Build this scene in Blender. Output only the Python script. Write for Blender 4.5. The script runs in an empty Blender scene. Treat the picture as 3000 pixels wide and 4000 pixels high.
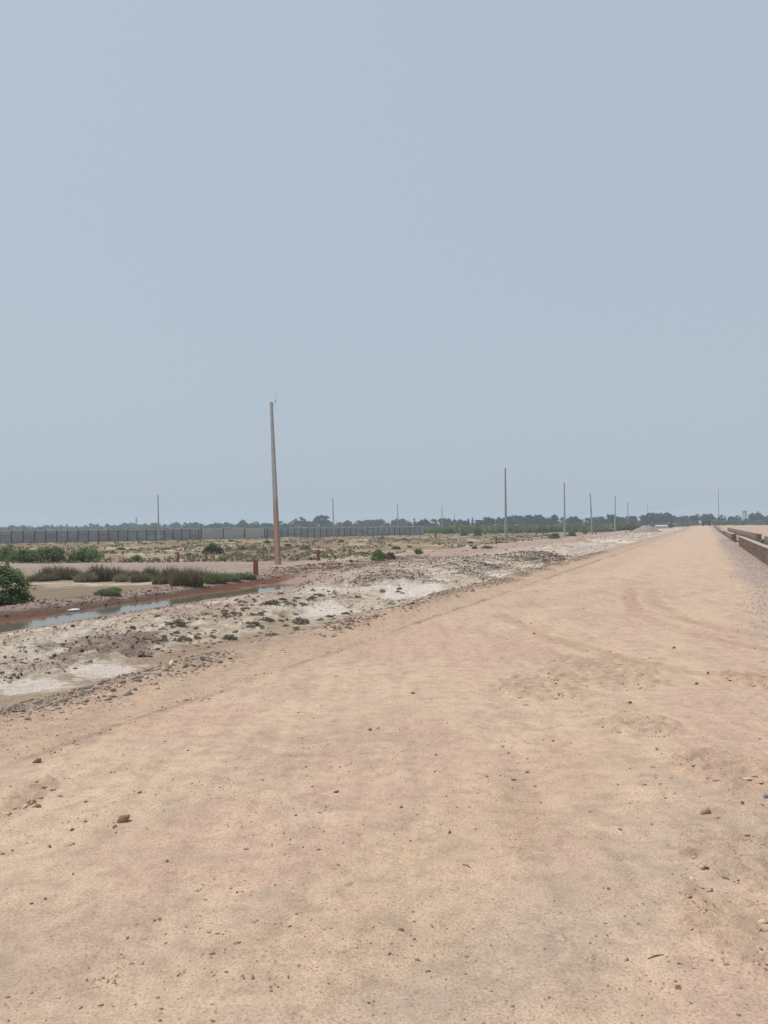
import bpy, bmesh, math, random
import numpy as np
from mathutils import Matrix, Vector

random.seed(7)
RNG = np.random.default_rng(11)
scene = bpy.context.scene
COL = scene.collection

# ------------------------------------------------------------------ camera
EYE = 1.55
PITCH, ROLL = math.radians(1.05), math.radians(-0.5)
cam_data = bpy.data.cameras.new('camera')
cam_data.sensor_fit = 'VERTICAL'
cam_data.sensor_height = 24.0
cam_data.lens = 18.0
cam_data.clip_start = 0.05
cam_data.clip_end = 6000
cam = bpy.data.objects.new('camera', cam_data)
COL.objects.link(cam)
CAM_R = Matrix.Rotation(math.radians(90) + PITCH, 3, 'X') @ Matrix.Rotation(ROLL, 3, 'Z')
cam.matrix_world = Matrix.Translation((0, 0, EYE)) @ CAM_R.to_4x4()
scene.camera = cam

# ------------------------------------------------------------------ sky and sun
SUN_EL, SUN_AZ = math.radians(62), math.radians(-78)      # azimuth from +Y towards +X
world = bpy.data.worlds.new('World')
scene.world = world
world.use_nodes = True
wn, wl = world.node_tree.nodes, world.node_tree.links
wn.clear()
sky = wn.new('ShaderNodeTexSky')
sky.sky_type = 'NISHITA'
sky.sun_disc = False
sky.sun_elevation = SUN_EL
sky.sun_rotation = SUN_AZ
sky.air_density = 1.6
sky.dust_density = 4.0
sky.ozone_density = 1.5
veil = wn.new('ShaderNodeMix')                             # an even veil of dry-season dust over the clear sky
veil.data_type = 'RGBA'
veil.inputs[0].default_value = 0.86
veil.inputs[7].default_value = (4.68, 5.52, 6.40, 1)
bg = wn.new('ShaderNodeBackground')
bg.inputs[1].default_value = 0.1
wo = wn.new('ShaderNodeOutputWorld')
wl.new(sky.outputs[0], veil.inputs[6])
wl.new(veil.outputs[2], bg.inputs[0])
wl.new(bg.outputs[0], wo.inputs[0])

sun_data = bpy.data.lights.new('sun', 'SUN')
sun_data.energy = 3.0
sun_data.angle = math.radians(1.2)
sun_data.color = (1.0, 0.95, 0.88)
sun = bpy.data.objects.new('sun', sun_data)
COL.objects.link(sun)
sd = Vector((math.sin(SUN_AZ) * math.cos(SUN_EL), math.cos(SUN_AZ) * math.cos(SUN_EL), math.sin(SUN_EL)))
sun.rotation_euler = sd.to_track_quat('Z', 'Y').to_euler()

vs = scene.view_settings
scene.display_settings.display_device = 'sRGB'
vs.view_transform = 'Standard'
vs.look = 'None'
vs.exposure = 0.0
vs.gamma = 1.0
vs.use_curve_mapping = False
scene.render.engine = 'CYCLES'
scene.cycles.use_denoising = True
scene.cycles.denoising_input_passes = 'RGB_ALBEDO_NORMAL'
scene.cycles.denoising_prefilter = 'NONE'
scene.cycles.max_bounces = 6
scene.cycles.volume_bounces = 1
scene.cycles.sample_clamp_indirect = 4.0

# ------------------------------------------------------------------ helpers: noise, colour, meshes
_GA = np.random.default_rng(5).uniform(0, 2 * np.pi, 65536)
_GX, _GY = np.cos(_GA).astype(np.float32), np.sin(_GA).astype(np.float32)
def noise(x, y, seed=0):
    """gradient noise, about -0.7 .. 0.7"""
    x = np.asarray(x, float) + seed * 3.37; y = np.asarray(y, float)
    ix, iy = np.floor(x).astype(np.int32), np.floor(y).astype(np.int32)
    fx, fy = (x - ix).astype(np.float32), (y - iy).astype(np.float32)
    ux, uy = fx * fx * (3 - 2 * fx), fy * fy * (3 - 2 * fy)
    sd = (seed * 7919) & 65535
    x0, x1, y0, y1 = (ix & 255) << 8, ((ix + 1) & 255) << 8, iy & 255, (iy + 1) & 255
    def g(xa, ya, dx, dy):
        k = (xa | ya) ^ sd
        return _GX[k] * (fx - dx) + _GY[k] * (fy - dy)
    a, b, c, d = g(x0, y0, 0, 0), g(x1, y0, 1, 0), g(x0, y1, 0, 1), g(x1, y1, 1, 1)
    return (a + (b - a) * ux + (c - a + (a - b - c + d) * ux) * uy) * np.float32(1.5)

def fbm(x, y, seed=0, octv=4, gain=0.5):
    s, a, f, tot = 0.0, 1.0, 1.0, 0.0
    for k in range(octv):
        s = s + a * noise(x * f + 17.3 * k, y * f - 9.1 * k, seed + k)
        tot += a; a *= gain; f *= 2.03
    return s / tot

def sstep(a, b, x):
    t = np.clip((x - a) / (b - a), 0, 1)
    return t * t * (3 - 2 * t)

GAIN = np.array([1.17, 1.27, 1.34])          # light falling on level ground: what the picture shows / this = base colour
def lin(r, g, b):
    c = np.array([r, g, b], float) / 255
    c = np.where(c <= 0.04045, c / 12.92, ((c + 0.055) / 1.055) ** 2.4)
    return c / GAIN

TH = math.atan(0.42)                                    # the road runs 22.8 degrees right of the view
DX, DY = math.sin(TH), math.cos(TH)
def to_pt(X, Y): return X * DY - Y * DX, X * DX + Y * DY
def to_xy(p, t): return p * DY + t * DX, -p * DX + t * DY

def mesh_np(name, V, F, cols=None, smooth=False):
    """V (n,3); F (m,3) or (m,4) array; cols (n,3) per-vertex base colours."""
    me = bpy.data.meshes.new(name)
    V = np.asarray(V, np.float32); F = np.asarray(F, np.int32)
    k = F.shape[1]
    me.vertices.add(len(V)); me.vertices.foreach_set('co', V.ravel())
    me.loops.add(F.size); me.loops.foreach_set('vertex_index', F.ravel())
    me.polygons.add(len(F))
    me.polygons.foreach_set('loop_start', np.arange(0, F.size, k, dtype=np.int32))
    me.polygons.foreach_set('loop_total', np.full(len(F), k, np.int32))
    if smooth: me.polygons.foreach_set('use_smooth', np.ones(len(F), bool))
    me.update(calc_edges=True)
    if cols is not None:
        at = me.color_attributes.new('Col', 'FLOAT_COLOR', 'POINT')
        c4 = np.ones((len(V), 4), np.float32); c4[:, :3] = cols
        at.data.foreach_set('color', c4.ravel())
    return me

def obj(name, me, mat=None, parent=None, loc=None, rot=None):
    o = bpy.data.objects.new(name, me)
    COL.objects.link(o)
    if mat is not None and not me.materials: me.materials.append(mat)
    if parent is not None: o.parent = parent
    if loc is not None: o.location = loc
    if rot is not None: o.rotation_euler = rot
    return o

def tag(o, label=None, cat=None, group=None, kind=None):
    if label: o['label'] = label
    if cat: o['category'] = cat
    if group: o['group'] = group
    if kind: o['kind'] = kind
    return o

def empty(name, loc, rz=0.0):
    o = bpy.data.objects.new(name, None)
    COL.objects.link(o); o.location = loc; o.rotation_euler = (0, 0, rz)
    o.empty_display_size = 0.2
    return o

class MB:
    """collects shapes into one mesh"""
    def __init__(s): s.bm = bmesh.new()
    def box(s, c, d, rz=0.0, taper=1.0, M=None):
        vs_ = []
        for z in (-.5, .5):
            k = taper if z > 0 else 1.0
            for x, y in ((-.5, -.5), (.5, -.5), (.5, .5), (-.5, .5)):
                v = Vector((x * d[0] * k, y * d[1] * k, z * d[2]))
                v.rotate(Matrix.Rotation(rz, 3, 'Z'))
                v = v + Vector(c)
                vs_.append(s.bm.verts.new(M @ v if M else v))
        for f in ((3, 2, 1, 0), (4, 5, 6, 7), (0, 1, 5, 4), (1, 2, 6, 5), (2, 3, 7, 6), (3, 0, 4, 7)):
            s.bm.faces.new([vs_[i] for i in f])
        return s
    def tube(s, pts, rad, n=8, cap=True):
        pts = [Vector(p) for p in pts]
        rad = rad if hasattr(rad, '__len__') else [rad] * len(pts)
        rings = []
        for i, p in enumerate(pts):
            a = pts[max(i - 1, 0)]; b = pts[min(i + 1, len(pts) - 1)]
            d = (b - a).normalized()
            u = d.cross(Vector((0, 0, 1)))
            if u.length < 1e-3: u = Vector((1, 0, 0))
            u.normalize(); w = u.cross(d)
            rings.append([s.bm.verts.new(p + (u * math.cos(2 * math.pi * k / n) + w * math.sin(2 * math.pi * k / n)) * rad[i]) for k in range(n)])
        for i in range(len(rings) - 1):
            for k in range(n):
                s.bm.faces.new((rings[i][k], rings[i][(k + 1) % n], rings[i + 1][(k + 1) % n], rings[i + 1][k]))
        if cap:
            s.bm.faces.new(rings[0][::-1]); s.bm.faces.new(rings[-1])
        return s
    def lathe(s, prof, n=16, M=None):
        rings = []
        for r, z in prof:
            rings.append([s.bm.verts.new((M or Matrix()) @ Vector((r * math.cos(2 * math.pi * k / n), r * math.sin(2 * math.pi * k / n), z))) for k in range(n)])
        for i in range(len(rings) - 1):
            for k in range(n):
                s.bm.faces.new((rings[i][k], rings[i][(k + 1) % n], rings[i + 1][(k + 1) % n], rings[i + 1][k]))
        s.bm.faces.new(rings[0][::-1]); s.bm.faces.new(rings[-1])
        return s
    def mesh(s, name, smooth=False, bevel=0.0):
        if bevel:
            bmesh.ops.bevel(s.bm, geom=list(s.bm.edges), offset=bevel, segments=1, affect='EDGES', clamp_overlap=True)
        bmesh.ops.recalc_face_normals(s.bm, faces=list(s.bm.faces))
        me = bpy.data.meshes.new(name)
        s.bm.to_mesh(me); s.bm.free()
        if smooth:
            for f in me.polygons: f.use_smooth = True
        return me
    def build(s, name, mat, parent=None, loc=None, rot=None, smooth=False, bevel=0.0):
        return obj(name, s.mesh(name, smooth, bevel), mat, parent, loc, rot)

# ------------------------------------------------------------------ materials
def nt(name):
    m = bpy.data.materials.new(name); m.use_nodes = True
    n, l = m.node_tree.nodes, m.node_tree.links
    b = n['Principled BSDF']
    return m, n, l, b

def mixc(n, l, a, b, fac, mode='MIX'):
    x = n.new('ShaderNodeMix'); x.data_type = 'RGBA'; x.blend_type = mode
    for s, v in ((x.inputs[6], a), (x.inputs[7], b), (x.inputs[0], fac)):
        if hasattr(v, 'links') or hasattr(v, 'is_linked'): l.new(v, s)
        elif isinstance(v, (int, float)): s.default_value = v
        else: s.default_value = (*v[:3], 1)
    return x.outputs[2]

def tex_noise(n, l, scale, detail=4, rough=0.6, vec=None, dim='3D'):
    t = n.new('ShaderNodeTexNoise'); t.inputs['Scale'].default_value = scale
    t.inputs['Detail'].default_value = detail; t.inputs['Roughness'].default_value = rough
    if vec is not None: l.new(vec, t.inputs['Vector'])
    return t.outputs['Fac']

def ramp(n, l, src, stops):
    r = n.new('ShaderNodeValToRGB')
    while len(r.color_ramp.elements) < len(stops): r.color_ramp.elements.new(0.5)
    for e, (p, v) in zip(r.color_ramp.elements, stops):
        e.position = p; e.color = (v, v, v, 1) if isinstance(v, (int, float)) else (*v, 1)
    l.new(src, r.inputs[0]); return r.outputs[0]

def objcoord(n, l, scale=None, rz=0.0):
    tc = n.new('ShaderNodeTexCoord')
    if scale is None and rz == 0: return tc.outputs['Object']
    mp = n.new('ShaderNodeMapping')
    mp.inputs['Rotation'].default_value[2] = rz
    if scale: mp.inputs['Scale'].default_value = scale
    l.new(tc.outputs['Object'], mp.inputs[0]); return mp.outputs[0]

def earth_mat(name, bumps=((7, .05), (45, .02), (190, .006)), streak=False, contrast=0.35, rough=0.95, spec=0.15):
    """loose earth: colour zones come from the vertex attribute, grain and relief from noise"""
    m, n, l, b = nt(name)
    at = n.new('ShaderNodeAttribute'); at.attribute_name = 'Col'
    co = objcoord(n, l)
    f1 = tex_noise(n, l, 9, 6, 0.65, co)
    f2 = tex_noise(n, l, 85, 4, 0.7, co)
    k = contrast
    c = mixc(n, l, at.outputs['Color'], ramp(n, l, f1, [(0.25, 1 - k), (0.5, 1.0), (0.8, 1 + .6 * k)]), 1.0, 'MULTIPLY')
    c = mixc(n, l, c, ramp(n, l, f2, [(0.25, 1 - 1.7 * k), (0.5, 1.0), (0.78, 1 + 1.0 * k)]), 1.0, 'MULTIPLY')
    if streak:
        st = tex_noise(n, l, 1.0, 5, 0.62, objcoord(n, l, (5.0, .55, 1), TH))
        c = mixc(n, l, c, ramp(n, l, st, [(0.30, .87), (0.5, 1.0), (0.72, 1.07)]), 1.0, 'MULTIPLY')
        sp = tex_noise(n, l, 42, 3, 0.65, objcoord(n, l, (1.0, .6, 1), TH))       # scattered dark crumbs
        c = mixc(n, l, c, (.14, .10, .075), ramp(n, l, sp, [(0.63, 0.0), (0.71, 0.55)]))
        s2 = tex_noise(n, l, 120, 3, 0.6, co)
        c = mixc(n, l, c, (.17, .125, .095), ramp(n, l, s2, [(0.60, 0.0), (0.70, 0.6)]))
        s3 = tex_noise(n, l, 75, 3, 0.6, objcoord(n, l, (1.0, 1.0, 1), .7))
        c = mixc(n, l, c, (.62, .53, .44), ramp(n, l, s3, [(0.66, 0.0), (0.75, 0.5)]))
        wd = tex_noise(n, l, 3.1, 6, 0.7, co)
        c = mixc(n, l, c, (.30, .245, .195), ramp(n, l, wd, [(0.50, 0.0), (0.70, 0.5)]))
    l.new(c, b.inputs['Base Color'])
    b.inputs['Roughness'].default_value = rough
    b.inputs['Specular IOR Level'].default_value = spec
    h = None
    for sc, am in bumps:
        f = tex_noise(n, l, sc, 4, 0.6, co)
        mm = n.new('ShaderNodeMath'); mm.operation = 'MULTIPLY_ADD'
        mm.inputs[1].default_value = am; l.new(f, mm.inputs[0])
        if h is not None: l.new(h, mm.inputs[2])
        else: mm.inputs[2].default_value = 0
        h = mm.outputs[0]
    bp = n.new('ShaderNodeBump'); bp.inputs['Strength'].default_value = 1.0; bp.inputs['Distance'].default_value = 1.0
    l.new(h, bp.inputs['Height']); l.new(bp.outputs[0], b.inputs['Normal'])
    return m

def plain_mat(name, col, var=0.3, scale=8.0, rough=0.85, bump=0.004, spec=0.2, col2=None):
    m, n, l, b = nt(name)
    co = objcoord(n, l)
    f = tex_noise(n, l, scale, 6, 0.65, co)
    c2 = col2 if col2 is not None else tuple(x * (1 - var) for x in col)
    c = mixc(n, l, c2, col, ramp(n, l, f, [(0.32, 0.0), (0.66, 1.0)]))
    oi = n.new('ShaderNodeObjectInfo')
    c = mixc(n, l, c, ramp(n, l, oi.outputs['Random'], [(0, .82), (1, 1.12)]), 1.0, 'MULTIPLY')
    l.new(c, b.inputs['Base Color'])
    b.inputs['Roughness'].default_value = rough; b.inputs['Specular IOR Level'].default_value = spec
    if bump:
        bp = n.new('ShaderNodeBump'); bp.inputs['Distance'].default_value = bump
        l.new(tex_noise(n, l, scale * 6, 4, .6, co), bp.inputs['Height']); l.new(bp.outputs[0], b.inputs['Normal'])
    return m

def attr_mat(name, rough=0.9, trans=0.0, var=.25):
    m, n, l, b = nt(name)
    at = n.new('ShaderNodeAttribute'); at.attribute_name = 'Col'
    oi = n.new('ShaderNodeObjectInfo')
    c = mixc(n, l, at.outputs['Color'], ramp(n, l, oi.outputs['Random'], [(0, 1 - var), (1, 1 + var * .6)]), 1.0, 'MULTIPLY')
    l.new(c, b.inputs['Base Color'])
    b.inputs['Roughness'].default_value = rough; b.inputs['Specular IOR Level'].default_value = 0.2
    if trans:
        out = n['Material Output']
        tr = n.new('ShaderNodeBsdfTranslucent'); l.new(c, tr.inputs[0])
        mx = n.new('ShaderNodeMixShader'); mx.inputs[0].default_value = trans
        l.new(b.outputs[0], mx.inputs[1]); l.new(tr.outputs[0], mx.inputs[2]); l.new(mx.outputs[0], out.inputs[0])
    return m

M_ROAD = earth_mat('dirt_road_earth', ((9, .005), (30, .004), (90, .003), (260, .0014)), streak=True, contrast=.27)
M_GROUND = earth_mat('salty_ground', ((3, .08), (13, .05), (50, .02)), contrast=.36)
M_ROCK = attr_mat('stone_and_clod', .95, 0, .3)
M_LEAF = attr_mat('foliage', .7, .35, .22)
M_BARK = plain_mat('bark', (.12, .09, .065), .4, 5)
M_CONC = plain_mat('pole_concrete', (.40, .39, .37), .22, 3.0, .9, .003)
M_PANEL = plain_mat('precast_concrete', (.34, .345, .355), .2, 1.2, .9, .004)
M_PALE = plain_mat('pale_render', (.47, .46, .41), .15, 1.5, .9, .004)
M_COPING = plain_mat('pale_coping', (.58, .59, .58), .2, 2, .9, .003)
M_POST = plain_mat('red_oxide_paint', (.26, .07, .05), .45, 14, .85, .004, col2=(.33, .17, .13))
M_MORTAR = plain_mat('cement_mortar', (.50, .44, .365), .2, 6, .95, .006)
M_STEEL = plain_mat('dark_steel', (.10, .10, .11), .3, 5, .6, 0, .4)
M_WHITE = plain_mat('white_plastic', (.80, .79, .74), .12, 9, .6, .002)
M_PIPE = plain_mat('whitewashed_concrete', (.74, .73, .69), .15, 3, .85, .003)

# ------------------------------------------------------------------ the lie of the land
def zr(t): return .6 * sstep(140, 330, t)

P_DRAIN = [-60, -19.4, -18.5, -17.9, -17.35, -16.8, -16.4, -15.6, -15.0, -14.0, -12.8, -11.5, -9.2, -7.7, -6.9, -6.0, -5.2, -3.0, 1.9, 2.6, 60]
Z_DRAIN = [-.85, -.85, -.66, -.58, -.66, -.80, -1.0, -1.0, -.81, -.76, -.6, -.36, -.42, -.5, -.44, -.3, -.12, -.2, -.2, -.07, -.1]
P_DRY = [-60, -25, -23.2, -21.6, -19.6, -16.0, -14, -11.5, -9.2, -7.7, -6.9, -6.0, -5.2, -3.0, 1.9, 2.6, 60]
Z_DRY = [-.85, -.85, -.75, -.58, -.58, -.58, -.48, -.36, -.42, -.48, -.42, -.3, -.12, -.2, -.2, -.07, -.1]

BUMPS = []      # mounds: (x, y, half_x, half_y, height)
def z_base(X, Y):
    X = np.asarray(X, float); Y = np.asarray(Y, float)
    p, t = to_pt(X, Y)
    q = p + np.where(p < -5.6, (.25 * noise(t * .22, p * .1, 5) + .12 * noise(t * 1.1, p * .3, 6)), 0)
    w = sstep(25.5, 31, t)
    z = np.interp(q, P_DRAIN, Z_DRAIN) * (1 - w) + np.interp(q, P_DRY, Z_DRY) * w
    z = z + zr(t) * sstep(-60, -12, p)
    tr = sstep(-21.0, -22.5, p) * sstep(2.9, 1.7, np.abs(Y - 44.0))          # side track
    z = z + tr * np.maximum(-.5 - z, 0)
    fld = sstep(-24.5, -27, p)
    for yb, hb in ((76, .2), (104, .5), (132, .22), (160, .5)):
        z = z + fld * hb * np.exp(-((Y - yb - 1.2 * noise(X * .05, 3.3, 9)) / .55) ** 2) * (.75 + .5 * noise(X * .3, 1.7, 14))
    for (cx, cy, a, b, h) in BUMPS:
        r = np.sqrt(((X - cx) / a) ** 2 + ((Y - cy) / b) ** 2)
        z = z + h * sstep(1.15, .0, r)
    return z

def z_ground(X, Y):
    p, t = to_pt(X, Y)
    z = z_base(X, Y)
    verge = sstep(-5.3, -6.6, p) * sstep(-26, -20, p)
    wet = 1 - sstep(.55, 1.0, np.abs(p + 7.7) + .5 * noise(t * .25, 2.2, 31))
    damp = sstep(-14.6, -12.8, p) + .5 * sstep(-17.2, -17.8, p) * sstep(-19.6, -18.6, p) + sstep(27, 31, t)
    z = z + verge * (1 - .8 * wet) * np.clip(damp, 0, 1) * (.16 * fbm(X * .5, Y * .5, 21, 3) + .10 * fbm(X * 2.1, Y * 2.1, 22, 4))
    z = z + sstep(-5.4, -6.0, p) * np.maximum(sstep(-15.0, -13.8, p), sstep(-17.4, -18, p)) * sstep(-22, -20, p) * sstep(40, 25, t) * (1 - .8 * wet) * (.15 * np.abs(fbm(X * 3.2, Y * 3.2, 81, 4)) + .035 * fbm(X * 9, Y * 9, 83, 2) - .03)
    fl = sstep(-22, -26, p) * .10 * fbm(X * .25, Y * .25, 23, 4)
    return z + fl

def z_road(X, Y):
    """top of the packed road bed: p -6.4 .. 2.3"""
    p, t = to_pt(X, Y)
    z = zr(t) + .018 * fbm(p * .7, t * .25, 41, 3) + .006 * fbm(p * 3.1, t * 1.2, 42, 3)
    e = p + .28 * fbm(t * .45, p * .2, 43, 3)
    z = z - .5 * sstep(-5.6, -6.35, e) + np.exp(-((e + 5.35) / .22) ** 2) * (.05 + .06 * noise(t * .6, p * 1.5, 44))
    z = z - .3 * sstep(2.05, 2.3, p)
    return z

def top(X, Y):
    p, t = to_pt(X, Y)
    return np.where((p > -6.4) & (p < 2.3) & (t < 340), np.maximum(z_road(X, Y), z_ground(X, Y)), z_ground(X, Y))

_S = np.geomspace(1.2, 1300, 260)
def ray(px, py):
    v = CAM_R @ Vector((px - 1500.0, -(py - 2000.0), -3000.0))
    return np.array(v) / v.y           # per metre of Y
def hit(px, py, f=None):
    """where the sight line of a photo pixel meets the ground"""
    r = ray(px, py); f = f or top
    S = _S
    for k in range(2):
        below = np.nonzero(EYE + r[2] * S <= f(r[0] * S, S))[0]
        i = below[0] if len(below) else len(S) - 1
        S = np.linspace(S[max(i - 1, 0)], S[i], 40)
    Y = float(S[-1]); X = float(r[0] * Y)
    return float(X), float(Y), float(f(np.array([X]), np.array([Y]))[0])
def at_depth(px, Y):
    X = ray(px, 2055)[0] * Y
    return float(X), float(Y), float((z_base if Y > 200 else top)(np.array([X]), np.array([Y]))[0])
def z_at(px, py, Y): return EYE + ray(px, py)[2] * Y
def ztop(x, y): return float(top(np.array([x]), np.array([y]))[0])

def patch(x0, x1, y0, y1):
    """photo box -> ground ellipse (cx, cy, half width, half depth)"""
    xm = (x0 + x1) / 2
    a = hit(xm, y1, z_base); b = hit(xm, y0, z_base)
    cy = (a[1] + b[1]) / 2; cx = (a[0] + b[0]) / 2
    return cx, cy, (x1 - x0) / 6000 * cy, max((b[1] - a[1]) / 2, .3)

for box, h in (((250, 640, 2470, 2580), .16), ((1700, 1960, 2185, 2245), .26), ((1950, 2200, 2150, 2185), .18), ((2100, 2420, 2135, 2175), .16)):
    BUMPS.append((*patch(*box), h))

def blob(X, Y, e, amp=.55, f=.9, seed=50):
    cx, cy, a, b = e
    r = np.sqrt(((X - cx) / a) ** 2 + ((Y - cy) / b) ** 2)
    r = r + amp * fbm((X - cx) / a * 1.6 * f, (Y - cy) / b * 1.6 * f, seed, 4)
    return sstep(1.15, .75, r)

# ------------------------------------------------------------------ ground sheet
def axis(lo, hi, steps):
    v = [lo]
    while v[-1] < hi: v.append(v[-1] + steps(v[-1]))
    return np.array(v)

def grid_faces(nr, nc):
    i = np.arange(nr - 1)[:, None] * nc + np.arange(nc - 1)[None, :]
    return np.stack([i, i + 1, i + nc + 1, i + nc], -1).reshape(-1, 4)

SANDY, SALT, BROWN = lin(210, 199, 182), lin(232, 227, 220), lin(154, 139, 124)
MAUVE, PURPLE, WET = lin(186, 168, 157), lin(122, 106, 101), lin(172, 153, 134)
RUST, DARKRUST, FIELD = lin(132, 90, 68), lin(100, 80, 73), lin(198, 187, 167)
SCRUBBY, PINK, DRY = lin(150, 134, 108), lin(206, 172, 150), lin(192, 184, 160)

def lerp(a, b, m): return a + (b - a) * m[..., None]

def ground_colour(X, Y):
    p, t = to_pt(X, Y)
    c = np.broadcast_to(SANDY, X.shape + (3,)).copy()
    n1 = fbm(X * .35, Y * .35, 61, 4); n2 = fbm(X * 1.5, Y * 1.5, 62, 4); n3 = fbm(p * .6, t * .16, 63, 4)
    c = lerp(c, BROWN, .7 * sstep(.05, .45, n2 + .5 * n1))
    c = lerp(c, BROWN * .9, .6 * sstep(.05, .3, fbm(X * 5, Y * 5, 68, 3)))  # fine dark mottle in the colour, strengthens the soft shading of the lumps
    c = lerp(c, SALT, .6 * sstep(.1, .35, fbm(X * 3.1, Y * 3.1, 69, 3)))
    c = lerp(c, MAUVE, .8 * sstep(.05, .35, n3))
    for e in SALT_E: c = lerp(c, SALT, .85 * blob(X, Y, e, .7, 1, 71))
    c = lerp(c, SALT, .65 * sstep(.08, .35, fbm(p * .5 + 9, t * .2, 64, 4)))
    # wet channel beside the road
    wet = 1 - sstep(.55, 1.0, np.abs(p + 7.6) + .5 * noise(t * .25, 2.2, 31) + .3 * noise(t * 1.3, p, 32))
    c = lerp(c, WET, .9 * wet * sstep(17, 12, t))
    for k, e in enumerate(PURPLE_E): c = lerp(c, PURPLE, (.65 if k == 0 else .36) * blob(X, Y, e, 1.3, 1.6, 72))
    for e in SALT_E[:2]: c = lerp(c, SALT, .8 * blob(X, Y, (e[0], e[1] + .25 * e[3], e[2], e[3] * .75), 1.1, 1.6, 71))
    # trodden mauve strip this side of the drain and on past its end
    pw = p + .7 * noise(t * .12, 7.7, 33) + .25 * n2
    c = lerp(c, lin(196, 180, 172), .8 * sstep(-12.6, -14.2, pw) * sstep(-17.5, -16.5, pw))
    c = lerp(c, lin(184, 163, 152), .85 * sstep(-15.4, -16.6, pw) * sstep(-22.5, -20.5, pw) * sstep(27, 32, t))
    # drain: rust mud on the far bank
    dr = sstep(32, 28, t)
    c = lerp(c, lin(176, 156, 142), dr * sstep(-14.2, -15.0, pw) * sstep(-16.8, -16.2, p))
    c = lerp(c, RUST, dr * sstep(-16.3, -16.7, p + .2 * n2) * sstep(-17.15, -16.9, p + .3 * n2))
    c = lerp(c, DARKRUST, .9 * dr * sstep(-16.85, -17.0, p + .3 * n2) * sstep(-17.6, -17.3, p + .4 * n2))
    # berm and side track
    c = lerp(c, lin(166, 146, 138), .9 * sstep(-17.2, -17.5, p + .3 * n2) * sstep(36, 30, t))
    tr = sstep(-20.5, -22.5, p) * sstep(3.4, 2.2, np.abs(Y - 44 + n1))
    # fields beyond
    fl = np.maximum(sstep(-21.6, -23.0, p + .4 * n2), sstep(-18.5, -19.3, p + .4 * n2) * sstep(33, 28, t))
    fc = np.broadcast_to(FIELD, X.shape + (3,)).copy()
    s1 = fbm(X * .16, Y * .07, 65, 5)
    fc = lerp(fc, SCRUBBY, .9 * sstep(-.32, .02, s1 + .35 * fbm(X * .9, Y * .4, 66, 4)))
    fc = lerp(fc, lin(112, 104, 84), .75 * sstep(.12, .42, fbm(X * .5 + 4, Y * .22, 67, 4)))
    for yb in (76, 104, 132, 160):
        fc = lerp(fc, lin(138, 124, 108), .9 * np.exp(-((Y - yb - 1.2 * noise(X * .05, 3.3, 9)) / .9) ** 2))
    fc = lerp(fc, lin(150, 138, 121), sstep(37, 33, Y + 3 * n1) * .95)
    fc = lerp(fc, lin(214, 204, 184), .9 * np.exp(-((Y - 33.5 - 2.5 * n1) / 1.3) ** 2) * sstep(-.25, .1, n2 + .15))
    c = lerp(c, fc, fl)
    c = lerp(c, lin(178, 166, 159), .9 * tr)
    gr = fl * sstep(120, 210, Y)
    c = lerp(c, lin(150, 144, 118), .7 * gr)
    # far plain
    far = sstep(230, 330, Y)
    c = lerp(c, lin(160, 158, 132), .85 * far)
    rt = sstep(2.1, 2.5, p)
    pk = lerp(np.broadcast_to(PINK, X.shape + (3,)), lin(216, 190, 168), .8 * sstep(-.1, .3, n1))
    pk = lerp(pk, lin(196, 184, 166), sstep(11, 7, p + n1))
    pk = lerp(pk, DRY, sstep(190, 240, Y + 40 * n1))
    c = lerp(c, pk, rt * sstep(420, 380, Y) + rt * 0)
    c = lerp(c, lin(170, 160, 154), rt * sstep(3.9, 3.5, p) * .9)
    return c

SALT_E = [patch(*b) for b in ((250, 540, 2590, 2665), (-40, 270, 2645, 2735), (1440, 1760, 2265, 2345), (800, 880, 2510, 2570),
                              (1190, 1350, 2350, 2420), (900, 1080, 2280, 2340), (1900, 2060, 2230, 2260), (2250, 2420, 2125, 2150), (2350, 2480, 2105, 2125))]
PURPLE_E = [patch(*b) for b in ((250, 640, 2470, 2575), (1700, 1960, 2185, 2245), (1280, 1700, 2235, 2285), (80, 300, 2560, 2640),
                                (1960, 2200, 2150, 2200), (2200, 2420, 2125, 2150), (1120, 1400, 2200, 2240))]

tA = axis(-40, 1380, lambda t: max(.075 if t > 2 else 1.2, .3 * t * t / 1190) if t < 400 else 30)
pL = -axis(5.0, 1400, lambda p: .085 if p < 24 else .085 + (p - 24) * .022)[::-1]
pR = axis(-4.8, 1400, lambda p: .6 if p < 1.5 else .12 if p < 6 else .12 + (p - 6) * .06)
pA = np.concatenate([pL, pR])
PP, TT = np.meshgrid(pA, tA)
GX, GY = to_xy(PP, TT)
keep = 1330.0
GX = np.clip(GX, -keep, keep); GY = np.clip(GY, -keep, keep)
GZ = z_ground(GX, GY)
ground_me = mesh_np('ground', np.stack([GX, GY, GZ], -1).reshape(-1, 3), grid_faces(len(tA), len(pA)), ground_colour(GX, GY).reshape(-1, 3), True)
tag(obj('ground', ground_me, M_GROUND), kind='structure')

# ------------------------------------------------------------------ road sheet
RUTS = []
for pts in (((2465, 2300), (2462, 2340), (2490, 2395), (2590, 2440), (2800, 2500), (3050, 2545)),
            ((2545, 2300), (2570, 2360), (2680, 2420), (2900, 2470), (3080, 2500)),
            ((2120, 2480), (2330, 2540), (2560, 2600), (2720, 2630), (3050, 2650)),
            ((1950, 2400), (2160, 2500), (2420, 2570), (2640, 2610))):
    RUTS.append(np.array([hit(*q)[:2] for q in pts]))

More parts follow.
